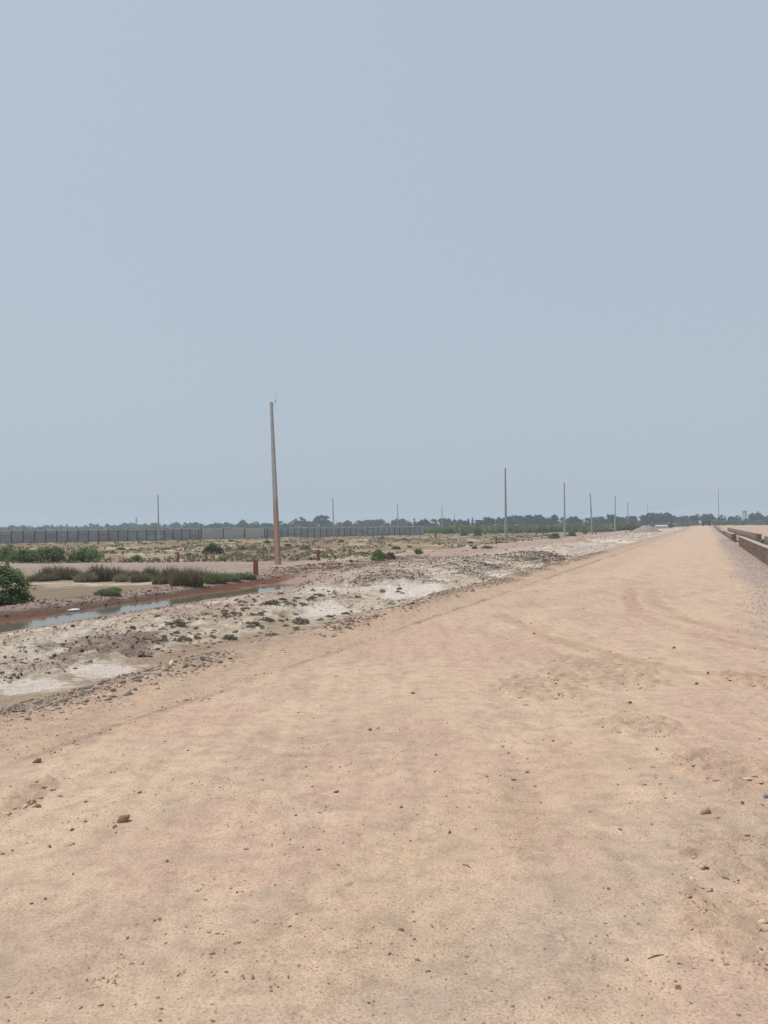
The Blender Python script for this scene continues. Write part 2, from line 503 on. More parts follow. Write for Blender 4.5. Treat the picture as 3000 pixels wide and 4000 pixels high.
def poly_dist(X, Y, P):
    d = np.full(X.shape, 1e9)
    for a, b in zip(P[:-1], P[1:]):
        ab = b - a
        s = np.clip(((X - a[0]) * ab[0] + (Y - a[1]) * ab[1]) / (ab @ ab + 1e-9), 0, 1)
        d = np.minimum(d, np.hypot(X - a[0] - s * ab[0], Y - a[1] - s * ab[1]))
    return d

ROUGH_E = [patch(*b) for b in ((2700, 3100, 3420, 3640), (2150, 2560, 2640, 2780), (2350, 2640, 2900, 2990), (2650, 3050, 3060, 3200), (2700, 3000, 3700, 3960),
                               (40, 160, 3190, 3290), (1950, 2260, 2720, 2830), (2850, 3000, 2700, 2780))]
GREY_E = [patch(*b) for b in ((880, 1240, 3060, 3180), (2250, 2900, 3310, 3420), (1400, 2300, 3750, 4100), (2750, 3100, 3430, 3560), (900, 1700, 2950, 3060),
                              (1850, 2150, 2860, 2960), (2150, 2500, 2640, 2740))]
PINK_E = [patch(*b) for b in ((250, 1000, 2780, 3000), (1200, 2300, 2950, 3400), (1300, 2200, 2500, 2680), (2000, 2450, 3350, 3800), (500, 1400, 3300, 3700))]

tR = np.concatenate([np.linspace(-30, .3, 60), axis(.32, 345, lambda t: max(.02, .25 * t * t / 1190))])
pRd = np.linspace(-6.4, 2.32, 300)
PP, TT = np.meshgrid(pRd, tR)
RX, RY = to_xy(PP, TT)
RZ = z_road(RX, RY)
near = sstep(16, 9, TT)
rough = np.zeros_like(RZ)
for e in ROUGH_E: rough = np.maximum(rough, blob(RX, RY, e, .9, 1.4, 90))
RZ += near * (.003 * fbm(PP * 5, TT * 4, 91, 4) + .0025 * np.abs(fbm(PP * 16, TT * 14, 92, 3)))
flake = np.abs(fbm(PP * 7, TT * 9, 93, 4))
RZ += near * rough * (.03 * (sstep(.05, .16, flake)) + .02 * fbm(PP * 11, TT * 11, 94, 3))
gw = PP + 4.28 + .05 * noise(TT * .9, 3.1, 95) + .03 * noise(TT * 4, 1.1, 96)           # the thin windrow along the left wheel track
gr = np.exp(-(gw / .035) ** 2) * (.55 + .9 * fbm(TT * 5, PP * 9, 97, 3))
gr = np.clip(gr, 0, None) * (1 + sstep(8, 25, TT) * .5)
RZ += .014 * gr
ruts = np.zeros_like(RZ)
for P in RUTS:
    d = poly_dist(RX, RY, P) + .04 * noise(RX * 2, RY * 2, 98)
    ruts = np.maximum(ruts, np.exp(-(d / .14) ** 4))
    RZ += .005 * np.exp(-((d - .22) / .05) ** 2) * (1 + fbm(RX * 6, RY * 6, 99, 2))
RZ -= .006 * ruts
c = np.broadcast_to(lin(213, 192, 170), RZ.shape + (3,)).copy()
n1 = fbm(PP * .55, TT * .14, 101, 5); n2 = fbm(PP * 1.3, TT * .7, 102, 5); n3 = fbm(PP * 2.0, TT * .3, 103, 4)
c = lerp(c, lin(207, 182, 163), .8 * sstep(-.05, .28, n1))
c = lerp(c, lin(192, 174, 155), .6 * sstep(.02, .4, n2))
c = lerp(c, lin(218, 196, 172), .5 * sstep(.05, .35, n3))
for e in PINK_E: c = lerp(c, lin(205, 176, 158), .45 * blob(RX, RY, e, 1.5, 1, 110))
for e in GREY_E: c = lerp(c, lin(186, 170, 150), .38 * blob(RX, RY, e, 1.7, 1, 111))
gd = poly_dist(RX, RY, np.array([hit(*q)[:2] for q in ((1250, 4050), (2000, 3640), (2650, 3370), (3150, 3270))]))
c = lerp(c, lin(196, 181, 163), .6 * sstep(.42, .16, gd + .16 * fbm(RX * 1.7, RY * 1.7, 112, 4)))
yd = poly_dist(RX, RY, np.array([hit(*q)[:2] for q in ((1300, 3750), (1800, 3300), (2300, 2900))]))
c = lerp(c, lin(209, 186, 158), .4 * sstep(.5, .15, yd + .25 * fbm(RX * 1.3, RY * 1.3, 113, 4)))
c = lerp(c, lin(186, 166, 144), .25 * rough)
c = lerp(c, lin(196, 176, 154), .75 * sstep(-3.9, -4.5, PP + .5 * n2))
c = lerp(c, lin(170, 154, 140), .7 * sstep(-4.9, -5.5, PP + .3 * n2) * sstep(-.2, .2, n3 + .1))
c = lerp(c, lin(156, 136, 117), np.clip(1.1 * gr, 0, 1) * sstep(-.5, -.05, noise(TT * .7, 5.5 + 0 * PP, 129)))
c = lerp(c, lin(193, 166, 144), .8 * ruts * (.75 + fbm(RX * 1.2, RY * 1.2, 131, 3)))
c = lerp(c, lin(217, 196, 175), .55 * sstep(14, 40, TT) * sstep(-3.5, -2.5, PP))
c = lerp(c, lin(190, 177, 170), .9 * sstep(.6, 1.3, PP + .55 * n1 + .25 * n2) * sstep(4.5, 7, TT))
c = c * np.array([.975, .962, .968])
road_me = mesh_np('dirt_road', np.stack([RX, RY, RZ], -1).reshape(-1, 3), grid_faces(len(tR), len(pRd)), c.reshape(-1, 3), True)
tag(obj('dirt_road', road_me, M_ROAD), kind='structure')

# ------------------------------------------------------------------ drain water
m, n, l, b = nt('drain_water')
b.inputs['Base Color'].default_value = (.16, .13, .10, 1)
b.inputs['Roughness'].default_value = .07
b.inputs['IOR'].default_value = 1.33
bp = n.new('ShaderNodeBump'); bp.inputs['Distance'].default_value = .004; bp.inputs['Strength'].default_value = .35
l.new(tex_noise(n, l, 3.5, 3, .5, objcoord(n, l)), bp.inputs['Height']); l.new(bp.outputs[0], b.inputs['Normal'])
W = np.array([to_xy(p, t) for t in np.linspace(-10, 31, 60) for p in (-17.4, -16.0, -14.6)])
W = np.concatenate([W, np.full((len(W), 1), -.815)], 1)
tag(obj('drain_water', mesh_np('drain_water', W, grid_faces(60, 3)), m), kind='structure')

# ------------------------------------------------------------------ stones and clods
def rock_shape(seed, pts=11, flat=.65):
    """angular broken lump: the hull of a few random points"""
    r = np.random.default_rng(seed)
    d = r.normal(size=(pts, 3)); d /= np.linalg.norm(d, axis=1, keepdims=True)
    d *= r.uniform(.72, 1.05, (pts, 1)); d[:, 2] *= flat; d[:, 1] *= r.uniform(.7, 1)
    bm = bmesh.new()
    for q in d: bm.verts.new(q)
    bmesh.ops.convex_hull(bm, input=list(bm.verts))
    bmesh.ops.delete(bm, geom=[v for v in bm.verts if not v.link_faces], context='VERTS')
    bmesh.ops.triangulate(bm, faces=list(bm.faces))
    bmesh.ops.recalc_face_normals(bm, faces=list(bm.faces))
    bm.verts.index_update()
    V = np.array([v.co[:] for v in bm.verts]); F = np.array([[v.index for v in f.verts] for f in bm.faces])
    bm.free(); return V, F
ROCKS0 = [rock_shape(s, 10, .62) for s in range(12)]
ROCKS1 = [rock_shape(s, 17, .66) for s in range(20, 26)]
FLATS = [rock_shape(s, 15, .2) for s in range(40, 46)]

def scatter(name, pos, size, cols, shapes, squash=(.6, 1.1)):
    """many rocks in one mesh"""
    Vs, Fs, Cs, base = [], [], [], 0
    which = RNG.integers(0, len(shapes), len(pos))
    for k, (V, F) in enumerate(shapes):
        idx = np.nonzero(which == k)[0]
        if not len(idx): continue
        m_ = len(idx)
        a = RNG.uniform(0, 2 * np.pi, m_); s = size[idx]
        sx, sy, sz = s * RNG.uniform(.7, 1.3, m_), s * RNG.uniform(.6, 1.0, m_), s * RNG.uniform(*squash, m_)
        L = V[None] * np.stack([sx, sy, sz], -1)[:, None, :]
        ca, sa = np.cos(a)[:, None], np.sin(a)[:, None]
        tl = RNG.normal(0, .18, (m_, 1))
        x, y, z = L[..., 0], L[..., 1], L[..., 2] + L[..., 0] * tl
        W_ = np.stack([x * ca - y * sa, x * sa + y * ca, z], -1) + pos[idx][:, None, :]
        Vs.append(W_.reshape(-1, 3))
        Fs.append((F[None] + (np.arange(m_) * len(V))[:, None, None] + base).reshape(-1, 3))
        Cs.append(np.repeat(cols[idx], len(V), 0)); base += m_ * len(V)
    return obj(name, mesh_np(name, np.concatenate(Vs), np.concatenate(Fs), np.concatenate(Cs)), M_ROCK)

def pick(cols, nn, jit=.18):
    c_ = np.array(cols)[RNG.integers(0, len(cols), nn)]
    return c_ * RNG.uniform(1 - jit, 1 + jit, (nn, 1))

# pebbles and crumbs on the road
nn = 40000
t_ = RNG.uniform(1.6, 5.5, nn) ** 1.0
t_[nn // 3:] = 1.8 + 22 * RNG.random(nn - nn // 3) ** 1.7
p_ = RNG.uniform(-5.6, 1.6, nn)
den = .3 + 1.3 * fbm(p_ * 1.3, t_ * 1.0, 121, 3) + .8 * np.exp(-((p_ + 4.9) / .4) ** 2) + .5 * np.exp(-((p_ - 1.3) / .4) ** 2)
ok = RNG.random(nn) < den * 1.1
p_, t_ = p_[ok], t_[ok]
x_, y_ = to_xy(p_, t_)
s_ = RNG.lognormal(math.log(.0036), .55, len(x_)) * (1 + .06 * t_)
s_ = np.clip(s_, .0022, .02)
tag(scatter('road_pebbles', np.stack([x_, y_, top(x_, y_) + s_ * .02], -1), s_,
            pick([lin(192, 166, 142), lin(170, 144, 122), lin(206, 182, 158), lin(158, 136, 118), lin(184, 162, 142)], len(x_)), ROCKS0),
    'small pebbles and crumbs of earth strewn over the dirt road', 'pebbles', kind='stuff')

# crumbs thrown up along the wheel-track windrow
nn = 5200
t_ = 2.5 + 32 * RNG.random(nn) ** 1.5
p_ = -4.28 - .05 * noise(t_ * .9, np.full(nn, 3.1), 95) - .03 * noise(t_ * 4, np.full(nn, 1.1), 96) + RNG.normal(0, .045, nn)
ok = RNG.random(nn) < .28 + 1.2 * noise(t_ * 1.3, np.full(nn, .7), 128); p_, t_ = p_[ok], t_[ok]
x_, y_ = to_xy(p_, t_); s_ = np.clip(RNG.lognormal(math.log(.007), .45, len(x_)) * (1 + .045 * t_), .003, .026)
tag(scatter('windrow_crumbs', np.stack([x_, y_, top(x_, y_) + .003], -1), s_, pick([lin(190, 166, 144), lin(172, 150, 130), lin(202, 180, 158)], len(x_)), ROCKS0),
    'thin line of dark crumbs along the wheel track of the road', 'crumbs', kind='stuff')

# crumbly edge in the rough patches
ps, ss = [], []
for e in ROUGH_E:
    for _ in range(230):
        a, r_ = random.uniform(0, 6.283), math.sqrt(random.random()) * 1.05
        ps.append((e[0] + e[2] * r_ * math.cos(a), e[1] + e[3] * r_ * math.sin(a))); ss.append(random.lognormvariate(math.log(.0105), .5) * (1 + .05 * e[1]))
ps = np.array(ps); ss = np.clip(np.array(ss), .004, .05)
tag(scatter('broken_road_crust', np.concatenate([ps, (top(ps[:, 0], ps[:, 1]) + .006 + ss * .02)[:, None]], 1), ss,
            pick([lin(200, 172, 148), lin(180, 156, 134), lin(210, 186, 162), lin(166, 150, 136)], len(ps)), ROCKS0 + FLATS, (.5, .9)),
    'broken crumbs of dry crust in rough patches of the dirt road', 'crust', kind='stuff')

# loose clods on the verge
nn = 70000
t_ = 4 + 46 * RNG.random(nn) ** 1.25; p_ = RNG.uniform(-20.5, -5.5, nn)
x_, y_ = to_xy(p_, t_)
den = .36 + 1.0 * fbm(x_ * .5, y_ * .5, 123, 4)
for k, e in enumerate(PURPLE_E): den = den + (.9 if k == 0 else .35) * blob(x_, y_, e, 1.1, 1.4, 72)
for e in SALT_E: den = den - .5 * blob(x_, y_, e, .7, 1, 71)
den = den + .7 * sstep(-17.1, -17.5, p_) * sstep(-19.2, -18.6, p_) + .25 * np.exp(-((p_ + 15.4) / .25) ** 2)
den = den * np.where((p_ < -15.5) & (p_ > -17.2) & (t_ < 30), .12, 1) * np.where((p_ < -19) & (t_ < 28), .1, 1) * (1 - .85 * np.exp(-((p_ + 7.7) / .6) ** 4) * (t_ < 15))
ok = RNG.random(nn) < den
p_, t_, x_, y_ = p_[ok], t_[ok], x_[ok], y_[ok]
s_ = np.clip(RNG.lognormal(math.log(.026), .5, len(x_)) * (.6 + .024 * t_), .008, .11)
cc = ground_colour(x_, y_) * RNG.uniform(.72, 1.08, (len(x_), 1))
dk = RNG.random(len(x_)) < .22; cc[dk] = pick([BROWN * .8, MAUVE * .75, PURPLE], int(dk.sum()))
for e in PURPLE_E:
    w = blob(x_, y_, e, 1.1, 1.4, 72); cc = lerp(cc, PURPLE, .55 * w)
w = sstep(-17.1, -17.5, p_) * sstep(30, 26, t_); cc = lerp(cc, lin(150, 128, 120), .7 * w)
tag(scatter('verge_clods', np.stack([x_, y_, z_ground(x_, y_) + s_ * .2], -1), s_, cc, ROCKS0),
    'loose clods and lumps of soil covering the pale verge', 'soil clods', kind='stuff')

# far verge lumps
nn = 2600
t_ = 48 + 150 * RNG.random(nn) ** 1.5; p_ = RNG.uniform(-21, -5.8, nn)
x_, y_ = to_xy(p_, t_); ok = RNG.random(nn) < .45 + fbm(x_ * .2, y_ * .1, 124, 3); p_, t_, x_, y_ = p_[ok], t_[ok], x_[ok], y_[ok]
s_ = np.clip(RNG.lognormal(math.log(.09), .5, len(x_)), .04, .3)
tag(scatter('verge_hummocks', np.stack([x_, y_, z_ground(x_, y_)], -1), s_, pick([BROWN * .85, MAUVE * .85, SANDY * .95, PURPLE], len(x_)), ROCKS0, (.4, .8)),
    'rough lumps of earth on the far stretch of the verge', 'earth lumps', kind='stuff')

# gravel strip beside the brick wall
nn = 22000
t_ = 6 + 75 * RNG.random(nn) ** 1.5; p_ = 2.05 - 1.5 * RNG.random(nn) ** 1.4
ok = RNG.random(nn) < sstep(.45, 1.25, p_ + .4 * fbm(p_, t_ * .3, 125, 3)); p_, t_ = p_[ok], t_[ok]
x_, y_ = to_xy(p_, t_)
s_ = np.clip(RNG.lognormal(math.log(.017), .35, len(x_)), .008, .045)
tag(scatter('wallside_gravel', np.stack([x_, y_, z_road(x_, y_) + s_ * .05], -1), s_,
            pick([lin(208, 196, 190), lin(190, 177, 172), lin(218, 204, 194), lin(172, 160, 156)], len(x_)), ROCKS0),
    'mauve-grey crushed gravel strip along the foot of the brick wall', 'gravel', kind='stuff')

# rubble row along the left road edge: stones one can pick out, then small fill
row_cols = [lin(198, 182, 164), lin(178, 164, 150), lin(208, 192, 170), lin(160, 150, 144), lin(204, 182, 156), lin(184, 175, 168)]
row_me = []
for k in range(14):
    V, F = (ROCKS1 + FLATS)[k % 12]
    rr = np.random.default_rng(300 + k)
    row_me.append(mesh_np('stone', V * rr.uniform(.8, 1.2, 3) * (1, 1, 1.0 if k % 12 < 6 else 1.8), F, np.repeat(np.array([row_cols[k % 6]]), len(V), 0)))
nst = 0
while nst < 295:
    t = 4.6 + 17 * random.random() ** 1.15
    if float(noise(t * .55, .3, 140)) * .9 + .55 < random.random() * .95: continue
    p = -5.36 + random.gauss(0, .17) - .1 * math.sin(t * .5)
    x, y = to_xy(p, t); z = ztop(x, y)
    s = min(.09, random.lognormvariate(math.log(.043), .38) * (.8 + .015 * t))
    o = obj('stone', row_me[random.randrange(14)], M_ROCK, None, (x, y, z + s * .1), (random.gauss(0, .4), random.gauss(0, .4), random.uniform(0, 6.28)))
    o.scale = (s, s * random.uniform(.6, .95), s * random.uniform(.7, 1.1))
    rl = 'large' if s > .055 else 'small' if s < .038 else 'middling'
    tag(o, rl + ' grey-brown broken stone in the rubble row along the road edge', 'stone', rl + ' rubble row stones'); nst += 1
nn = 26000
t_ = 3.5 + 40 * RNG.random(nn) ** 1.5; p_ = -5.38 + RNG.normal(0, .2, nn) - .1 * np.sin(t_ * .5)
ok = RNG.random(nn) < .44 + .8 * noise(t_ * .55, np.full(nn, .3), 140) + .3 * noise(t_ * 2.1, p_ * 2, 141); p_, t_ = p_[ok], t_[ok]
x_, y_ = to_xy(p_, t_); s_ = np.clip(RNG.lognormal(math.log(.016), .5, len(x_)) * (.8 + .015 * t_), .005, .055)
tag(scatter('rubble_fill', np.stack([x_, y_, top(x_, y_) + s_ * .12], -1), s_, pick(row_cols, len(x_)), ROCKS0 + FLATS),
    'small broken stone chips filling the rubble row at the road edge', 'stone chips', kind='stuff')

# single clods and stones lying on the road: photo x, y, width in photo pixels, kind
CL = 'brown'; FL = 'flat'; BL = 'blue'
CLODS = [(145, 2976, 36, CL), (546, 3095, 22, CL), (485, 3207, 46, 'big'), (448, 3228, 20, CL), (284, 3240, 19, CL), (451, 3252, 12, CL), (333, 3132, 18, CL),
 (149, 3150, 26, CL), (215, 3084, 10, CL), (260, 3299, 52, FL), (193, 3306, 22, CL), (651, 3364, 18, CL), (48, 3322, 12, CL), (334, 3208, 14, CL), (116, 3265, 26, FL),
 (1154, 3185, 15, CL), (1318, 3091, 17, CL), (1444, 2850, 24, CL), (1567, 3152, 17, CL), (1321, 3378, 17, CL), (1184, 3309, 12, CL), (1075, 3457, 13, CL), (925, 3485, 14, CL),
 (1062, 3301, 13, CL), (1133, 3280, 12, CL), (1399, 3293, 10, CL), (1364, 3451, 44, FL), (1703, 2948, 15, CL), (1699, 3013, 11, CL), (1758, 3251, 20, CL), (1646, 3284, 30, FL),
 (1743, 3111, 13, CL), (1867, 3094, 21, FL), (1891, 3064, 28, FL), (2058, 3017, 17, CL), (2161, 2893, 17, CL), (2055, 2750, 34, FL), (1612, 2707, 19, CL), (1986, 2940, 12, CL),
 (2750, 3172, 40, 'slab'), (2899, 3136, 22, CL), (2991, 3112, 28, BL), (2545, 3219, 14, CL), (2605, 3148, 48, FL), (2995, 3259, 24, BL), (2564, 2926, 20, CL),
 (2376, 3470, 16, CL), (2675, 3530, 16, CL), (2701, 3429, 36, 'pale'), (2894, 3548, 30, BL), (2950, 3548, 28, FL), (2962, 3481, 26, FL), (2812, 3564, 28, FL), (2851, 3529, 24, CL),
 (2434, 3630, 12, CL), (2330, 3657, 12, CL), (2492, 3608, 14, CL), (2648, 3857, 24, CL), (2759, 3959, 34, FL), (2778, 3751, 16, CL), (2508, 3965, 11, BL), (2894, 3859, 13, CL),
 (2976, 3599, 42, FL), (603, 3594, 14, CL), (557, 3766, 12, CL), (497, 3665, 20, CL), (738, 3708, 20, FL), (694, 3810, 14, CL), (617, 3897, 16, CL), (527, 3923, 12, CL),
 (627, 3986, 16, CL), (176, 3511, 14, CL), (123, 3529, 14, CL), (34, 3989, 14, CL), (284, 3414, 14, CL), (82, 3472, 66, 'paleflat'), (2510, 2690, 22, CL), (2460, 2745, 20, CL),
 (2720, 2670, 22, CL), (2630, 2530, 16, CL), (2410, 2635, 16, CL), (2540, 2572, 18, CL), (2765, 2628, 16, CL), (2280, 2375, 8, CL), (2075, 2435, 12, CL), (2086, 2472, 12, CL)]
KIND = {CL: ((164, 138, 112), ROCKS1, .5, 'brown lump of dried earth', 'clod', 'earth lumps on the road'),
        FL: ((200, 176, 154), FLATS, .5, 'thin flake of beige dirt', 'flake', 'dirt flakes on the road'),
        BL: ((150, 152, 160), ROCKS1, .5, 'blue-grey stone lying', 'stone', 'blue-grey stones on the road'),
        'big': ((148, 124, 94), ROCKS1, .62, 'largest brown earth clod on the road, a small clod touching its side', 'clod', None),
        'slab': ((186, 160, 138), ROCKS1, .6, 'blocky pale-topped chunk of earth standing alone on the road', 'clod', None),
        'pale': ((226, 206, 184), FLATS, .5, 'small pale angular chip of stone on the road', 'stone', None),
        'paleflat': ((212, 190, 168), FLATS, .5, 'wide smooth pale plate of dirt lying flush on the road', 'flake', None)}
clod_me = {}
for i, (px, py, wpx, kd) in enumerate(CLODS):
    colr, shp, sq, lab, cat, grp = KIND[kd]
    v = i % 5
    if (kd, v) not in clod_me:
        V, F = shp[v % len(shp)]
        rr = np.random.default_rng(500 + v + len(clod_me))
        clod_me[(kd, v)] = mesh_np('clod', V * (1, 1, 1.25) * rr.uniform(.9, 1.1, 3), F, np.repeat(lin(*colr)[None] * rr.uniform(.85, 1.1), len(V), 0))
    x, y, z = hit(px, py + 3)
    s = wpx / 6000 * math.hypot(x, y) * (1.45 if kd in ('big', 'slab') else 1.15)
    thin = kd in (FL, 'paleflat')
    o = obj('clod' if cat == 'clod' else 'stone' if cat == 'stone' else 'dirt_flake', clod_me[(kd, v)], M_ROCK, None, (x, y, z + s * (-.03 if kd == 'paleflat' else .0 if thin else .15)),
            (random.gauss(0, .06 if thin else .2), random.gauss(0, .06 if thin else .2), random.uniform(0, 6.28)))
    o.scale = (s, s * random.uniform(.65, .95), s * (random.uniform(.3, .45) if thin else random.uniform(.8, 1.05)))
    if kd in ('big', 'slab'):
        o.rotation_euler = (.05, -.08, .4); o.scale = (s, s * .85, s * .8)
    if grp:
        wh = 'in the middle of the open road' if x > -.9 and to_pt(x, y)[0] < -.6 else 'on the road near the largest clod' if to_pt(x, y)[0] <= -.6 else 'on the brick wall side of the road'
        sz = '' if kd == BL else 'tiny ' if wpx < 14 else 'sizeable ' if wpx > 20 else 'small '
        tag(o, sz + lab + ', ' + wh, cat, sz + grp + ' ' + wh)
    else: tag(o, lab, cat)

# twigs on the road
M_TWIG = plain_mat('dry_twig', (.22, .165, .12), .3, 30)
for k, ((x0, y0), (x1, y1), lab) in enumerate((((2530, 3748), (2592, 3730), 'thin dry brown twig lying on the road near the rough crust'),
                                               ((1806, 3377), (1840, 3392), 'short curled dry twig lying alone on the open road'))):
    a, b2 = Vector(hit(x0, y0)), Vector(hit(x1, y1)); up = Vector((0, 0, .001)); mid = (a + b2) / 2 + Vector((.004, .006, .002))
    o = MB().tube([a + up - a, mid - a, b2 + up - a], [.002, .0026, .0014], 6).build('twig', M_TWIG, None, a)
    tag(o, lab, 'twig')

# ------------------------------------------------------------------ foliage
def quads(C, N, S, asp=1.6):
    """leaf quads at centres C, normals N, half size S"""
    m_ = len(C)
    ref = RNG.normal(size=(m_, 3)); U = np.cross(N, ref); U /= np.linalg.norm(U, axis=1, keepdims=True) + 1e-9
    Vv = np.cross(N, U)
    U = U * S[:, None] * asp; Vv = Vv * S[:, None]
    V = np.stack([C - U * .9, C - Vv * .8, C + U, C + Vv * .8], 1).reshape(-1, 3)
    return V, np.arange(m_ * 4).reshape(-1, 4)

def crown(name, nclump, per, leaf, rx, rz_, zc, col, dome=False, lo=.15, jit=.3, col2=None):
    Cs = []
    for _ in range(nclump):
        d = RNG.normal(size=3); d /= np.linalg.norm(d)
        if dome: d[2] = abs(d[2])
        r = RNG.uniform(.45, 1.0) ** .6
        Cs.append(d * r * np.array([rx, rx, rz_]) * RNG.uniform(.8, 1.15))
    Cs = np.array(Cs)
    cr = RNG.uniform(.22, .42, nclump) * rx
    k = np.repeat(np.arange(nclump), per)
    D = RNG.normal(size=(len(k), 3)); D /= np.linalg.norm(D, axis=1, keepdims=True)
    C = Cs[k] + D * (cr[k] * RNG.random(len(k)) ** .45)[:, None] * np.array([1, 1, .75])
    if dome: C[:, 2] = np.abs(C[:, 2])
    C[:, 2] += zc
    N = D + RNG.normal(0, .6, D.shape) + np.array([0, 0, .5]); N /= np.linalg.norm(N, axis=1, keepdims=True)
    V, F = quads(C, N, leaf * RNG.uniform(.6, 1.3, len(C)))
    base = np.array(col)
    cc = base * RNG.uniform(1 - jit, 1 + jit, (nclump, 1))[k]
    if col2 is not None:
        mk = (RNG.random(nclump) < .4)[k]; cc[mk] = np.array(col2) * RNG.uniform(.8, 1.2, (mk.sum(), 1))
    return mesh_np(name, V, F, np.repeat(cc, 4, 0))

def stems(name, h, r, n_, rad):
    mb = MB()
    for k in range(n_):
        a = random.uniform(0, 6.28); q = random.uniform(.5, 1) * r
        mb.tube([(0, 0, -.1), (math.cos(a) * q * .4, math.sin(a) * q * .4, h * .45), (math.cos(a) * q, math.sin(a) * q, h * .95)], [rad, rad * .7, rad * .25], 5)
    return mb.mesh(name)

G_MID, G_YEL, G_DARK, G_OLIVE, G_BROWN, G_GREY = (.145, .20, .085), (.20, .25, .10), (.07, .12, .055), (.21, .195, .11), (.26, .20, .14), (.28, .27, .185)

# --- shrubs on the flats: (x0, x1, top y, base y, kind, label)
SH = {}
def shrub_kind(key):
    if key in SH: return SH[key]
    col, col2 = {'green': ((.165, .225, .095), (.22, .275, .115)), 'dark': (G_DARK, G_MID), 'brown': (G_BROWN, G_OLIVE), 'lime': ((.12, .17, .055), G_YEL)}[key]
    SH[key] = [(crown('crown', 34, 70, .045, .85, .72, .08, col, True, jit=.35, col2=col2), stems('stem', .75, .6, 7, .022)) for _ in range(3)]
    return SH[key]
_shn = {}
def shrub(x0, x1, y0, y1, kind, label, group=None, Y=None):
    xm = (x0 + x1) / 2
    if Y: x, y, z = at_depth(xm, Y)
    else: x, y, z = hit(xm, y1)
    w = (x1 - x0) / 3000 * y; h = (y1 - y0) / 3000 * y
    e = empty('shrub', (x, y, z - .03), random.uniform(0, 6.28))
    k = _shn.get(kind, 0); _shn[kind] = k + 1
    cm, sm = shrub_kind(kind)[k % 3]
    obj('crown', cm, M_LEAF, e); obj('stem', sm, M_BARK, e)
    e.scale = (w / 1.9, w / 1.9, h / 1.05)
    tag(e, label, 'shrub', group)

GB = 'green bushes beyond the side track'
lab_row = 'green leafy bush in the row behind the mauve side track'
for a in ((-10, 70, 2128, 2194), (40, 130, 2140, 2195), (100, 190, 2133, 2195), (165, 262, 2130, 2195), (-90, 20, 2120, 2194)):
    shrub(a[0] - 8, a[1] + 8, a[2] - 10, a[3], 'green', lab_row, GB)
shrub(264, 342, 2140, 2195, 'lime', 'low green bush at the end of the green row, beside a red post')
shrub(300, 400, 2114, 2195, 'green', 'tallest rounded bush at the end of the green row behind the track')
shrub(504, 566, 2160, 2193, 'green', 'small green bush standing alone on pale salty ground by the track')
shrub(590, 628, 2173, 2192, 'green', 'very small green shrub between the lone bush and a red post')
shrub(790, 880, 2108, 2164, 'dark', 'rounded dark green bush behind a red marker post')
shrub(845, 888, 2176, 2190, 'green', 'tiny low green plant beside the red post near the dark bush')
shrub(930, 970, 2126, 2147, 'brown', 'small brown dry bush on the flats beyond the leaning pole')
shrub(1028, 1060, 2108, 2122, 'dark', 'small dark green bush just behind the leaning pole')
shrub(1163, 1220, 2124, 2147, 'brown', 'wide brown dry bush beside a fallen pink marker')
shrub(1318, 1345, 2104, 2118, 'green', 'small green bush near the foot of the grey wall')
shrub(1360, 1384, 2182, 2195, 'dark', 'little dark green plant at the edge of the mauve path')
shrub(1448, 1510, 2134, 2189, 'green', 'bright green bush touching a dry brown bush by the path')
shrub(1492, 1550, 2146, 2185, 'brown', 'dry brown bush leaning against a bright green bush')
shrub(1617, 1656, 2134, 2164, 'green', 'compact green bush alone between path and salty flats')
shrub(1840, 1866, 2126, 2145, 'lime', 'pale green low bush near the path and a red post')
shrub(1876, 1925, 2126, 2142, 'brown', 'low brown scrub at the foot of a red post')
shrub(1846, 1887, 2075, 2093, 'dark', 'dark green bush on a bund between two poles')
shrub(1796, 1828, 2078, 2093, 'dark', 'smaller dark green bush on the bund beside a larger one')
shrub(2142, 2192, 2076, 2104, 'green', 'bright green bush beside the second upright pole')
shrub(2214, 2252, 2068, 2093, 'green', 'green bush on the far side of the second upright pole', Y=135)
shrub(2276, 2294, 2068, 2087, 'green', 'narrow green bush next to the third upright pole')
shrub(2455, 2495, 2046, 2066, 'dark', 'dark bush at the side of the large soil heap', Y=190)
shrub(2592, 2640, 2036, 2060, 'dark', 'dark green shrub growing behind the white pipe', Y=262)
SC = 'dry scrub dots on the flats'
for _ in range(70):
    px = random.uniform(-50, 2150); py = random.uniform(2092, 2150) if px < 1650 else random.uniform(2082, 2125)
    x, y, z = hit(px, py)
    p, t = to_pt(x, y)
    if p > -24.5 or y < 62: continue
    w = random.uniform(.5, 1.3)
    q = w / y * 1500
    shrub(px - q, px + q, py - q * random.uniform(.5, .9), py, *(lambda k: (k, {'brown': 'little brown dry bush', 'green': 'little green bush', 'lime': 'little pale green bush'}[k] + (' dotted over the salty plots before the far bund' if y < 104 else ' dotted beyond the far bund towards wall and scrub'), k + (' dots near' if y < 104 else ' dots far')))(random.choice(['brown', 'brown', 'green', 'lime'])))

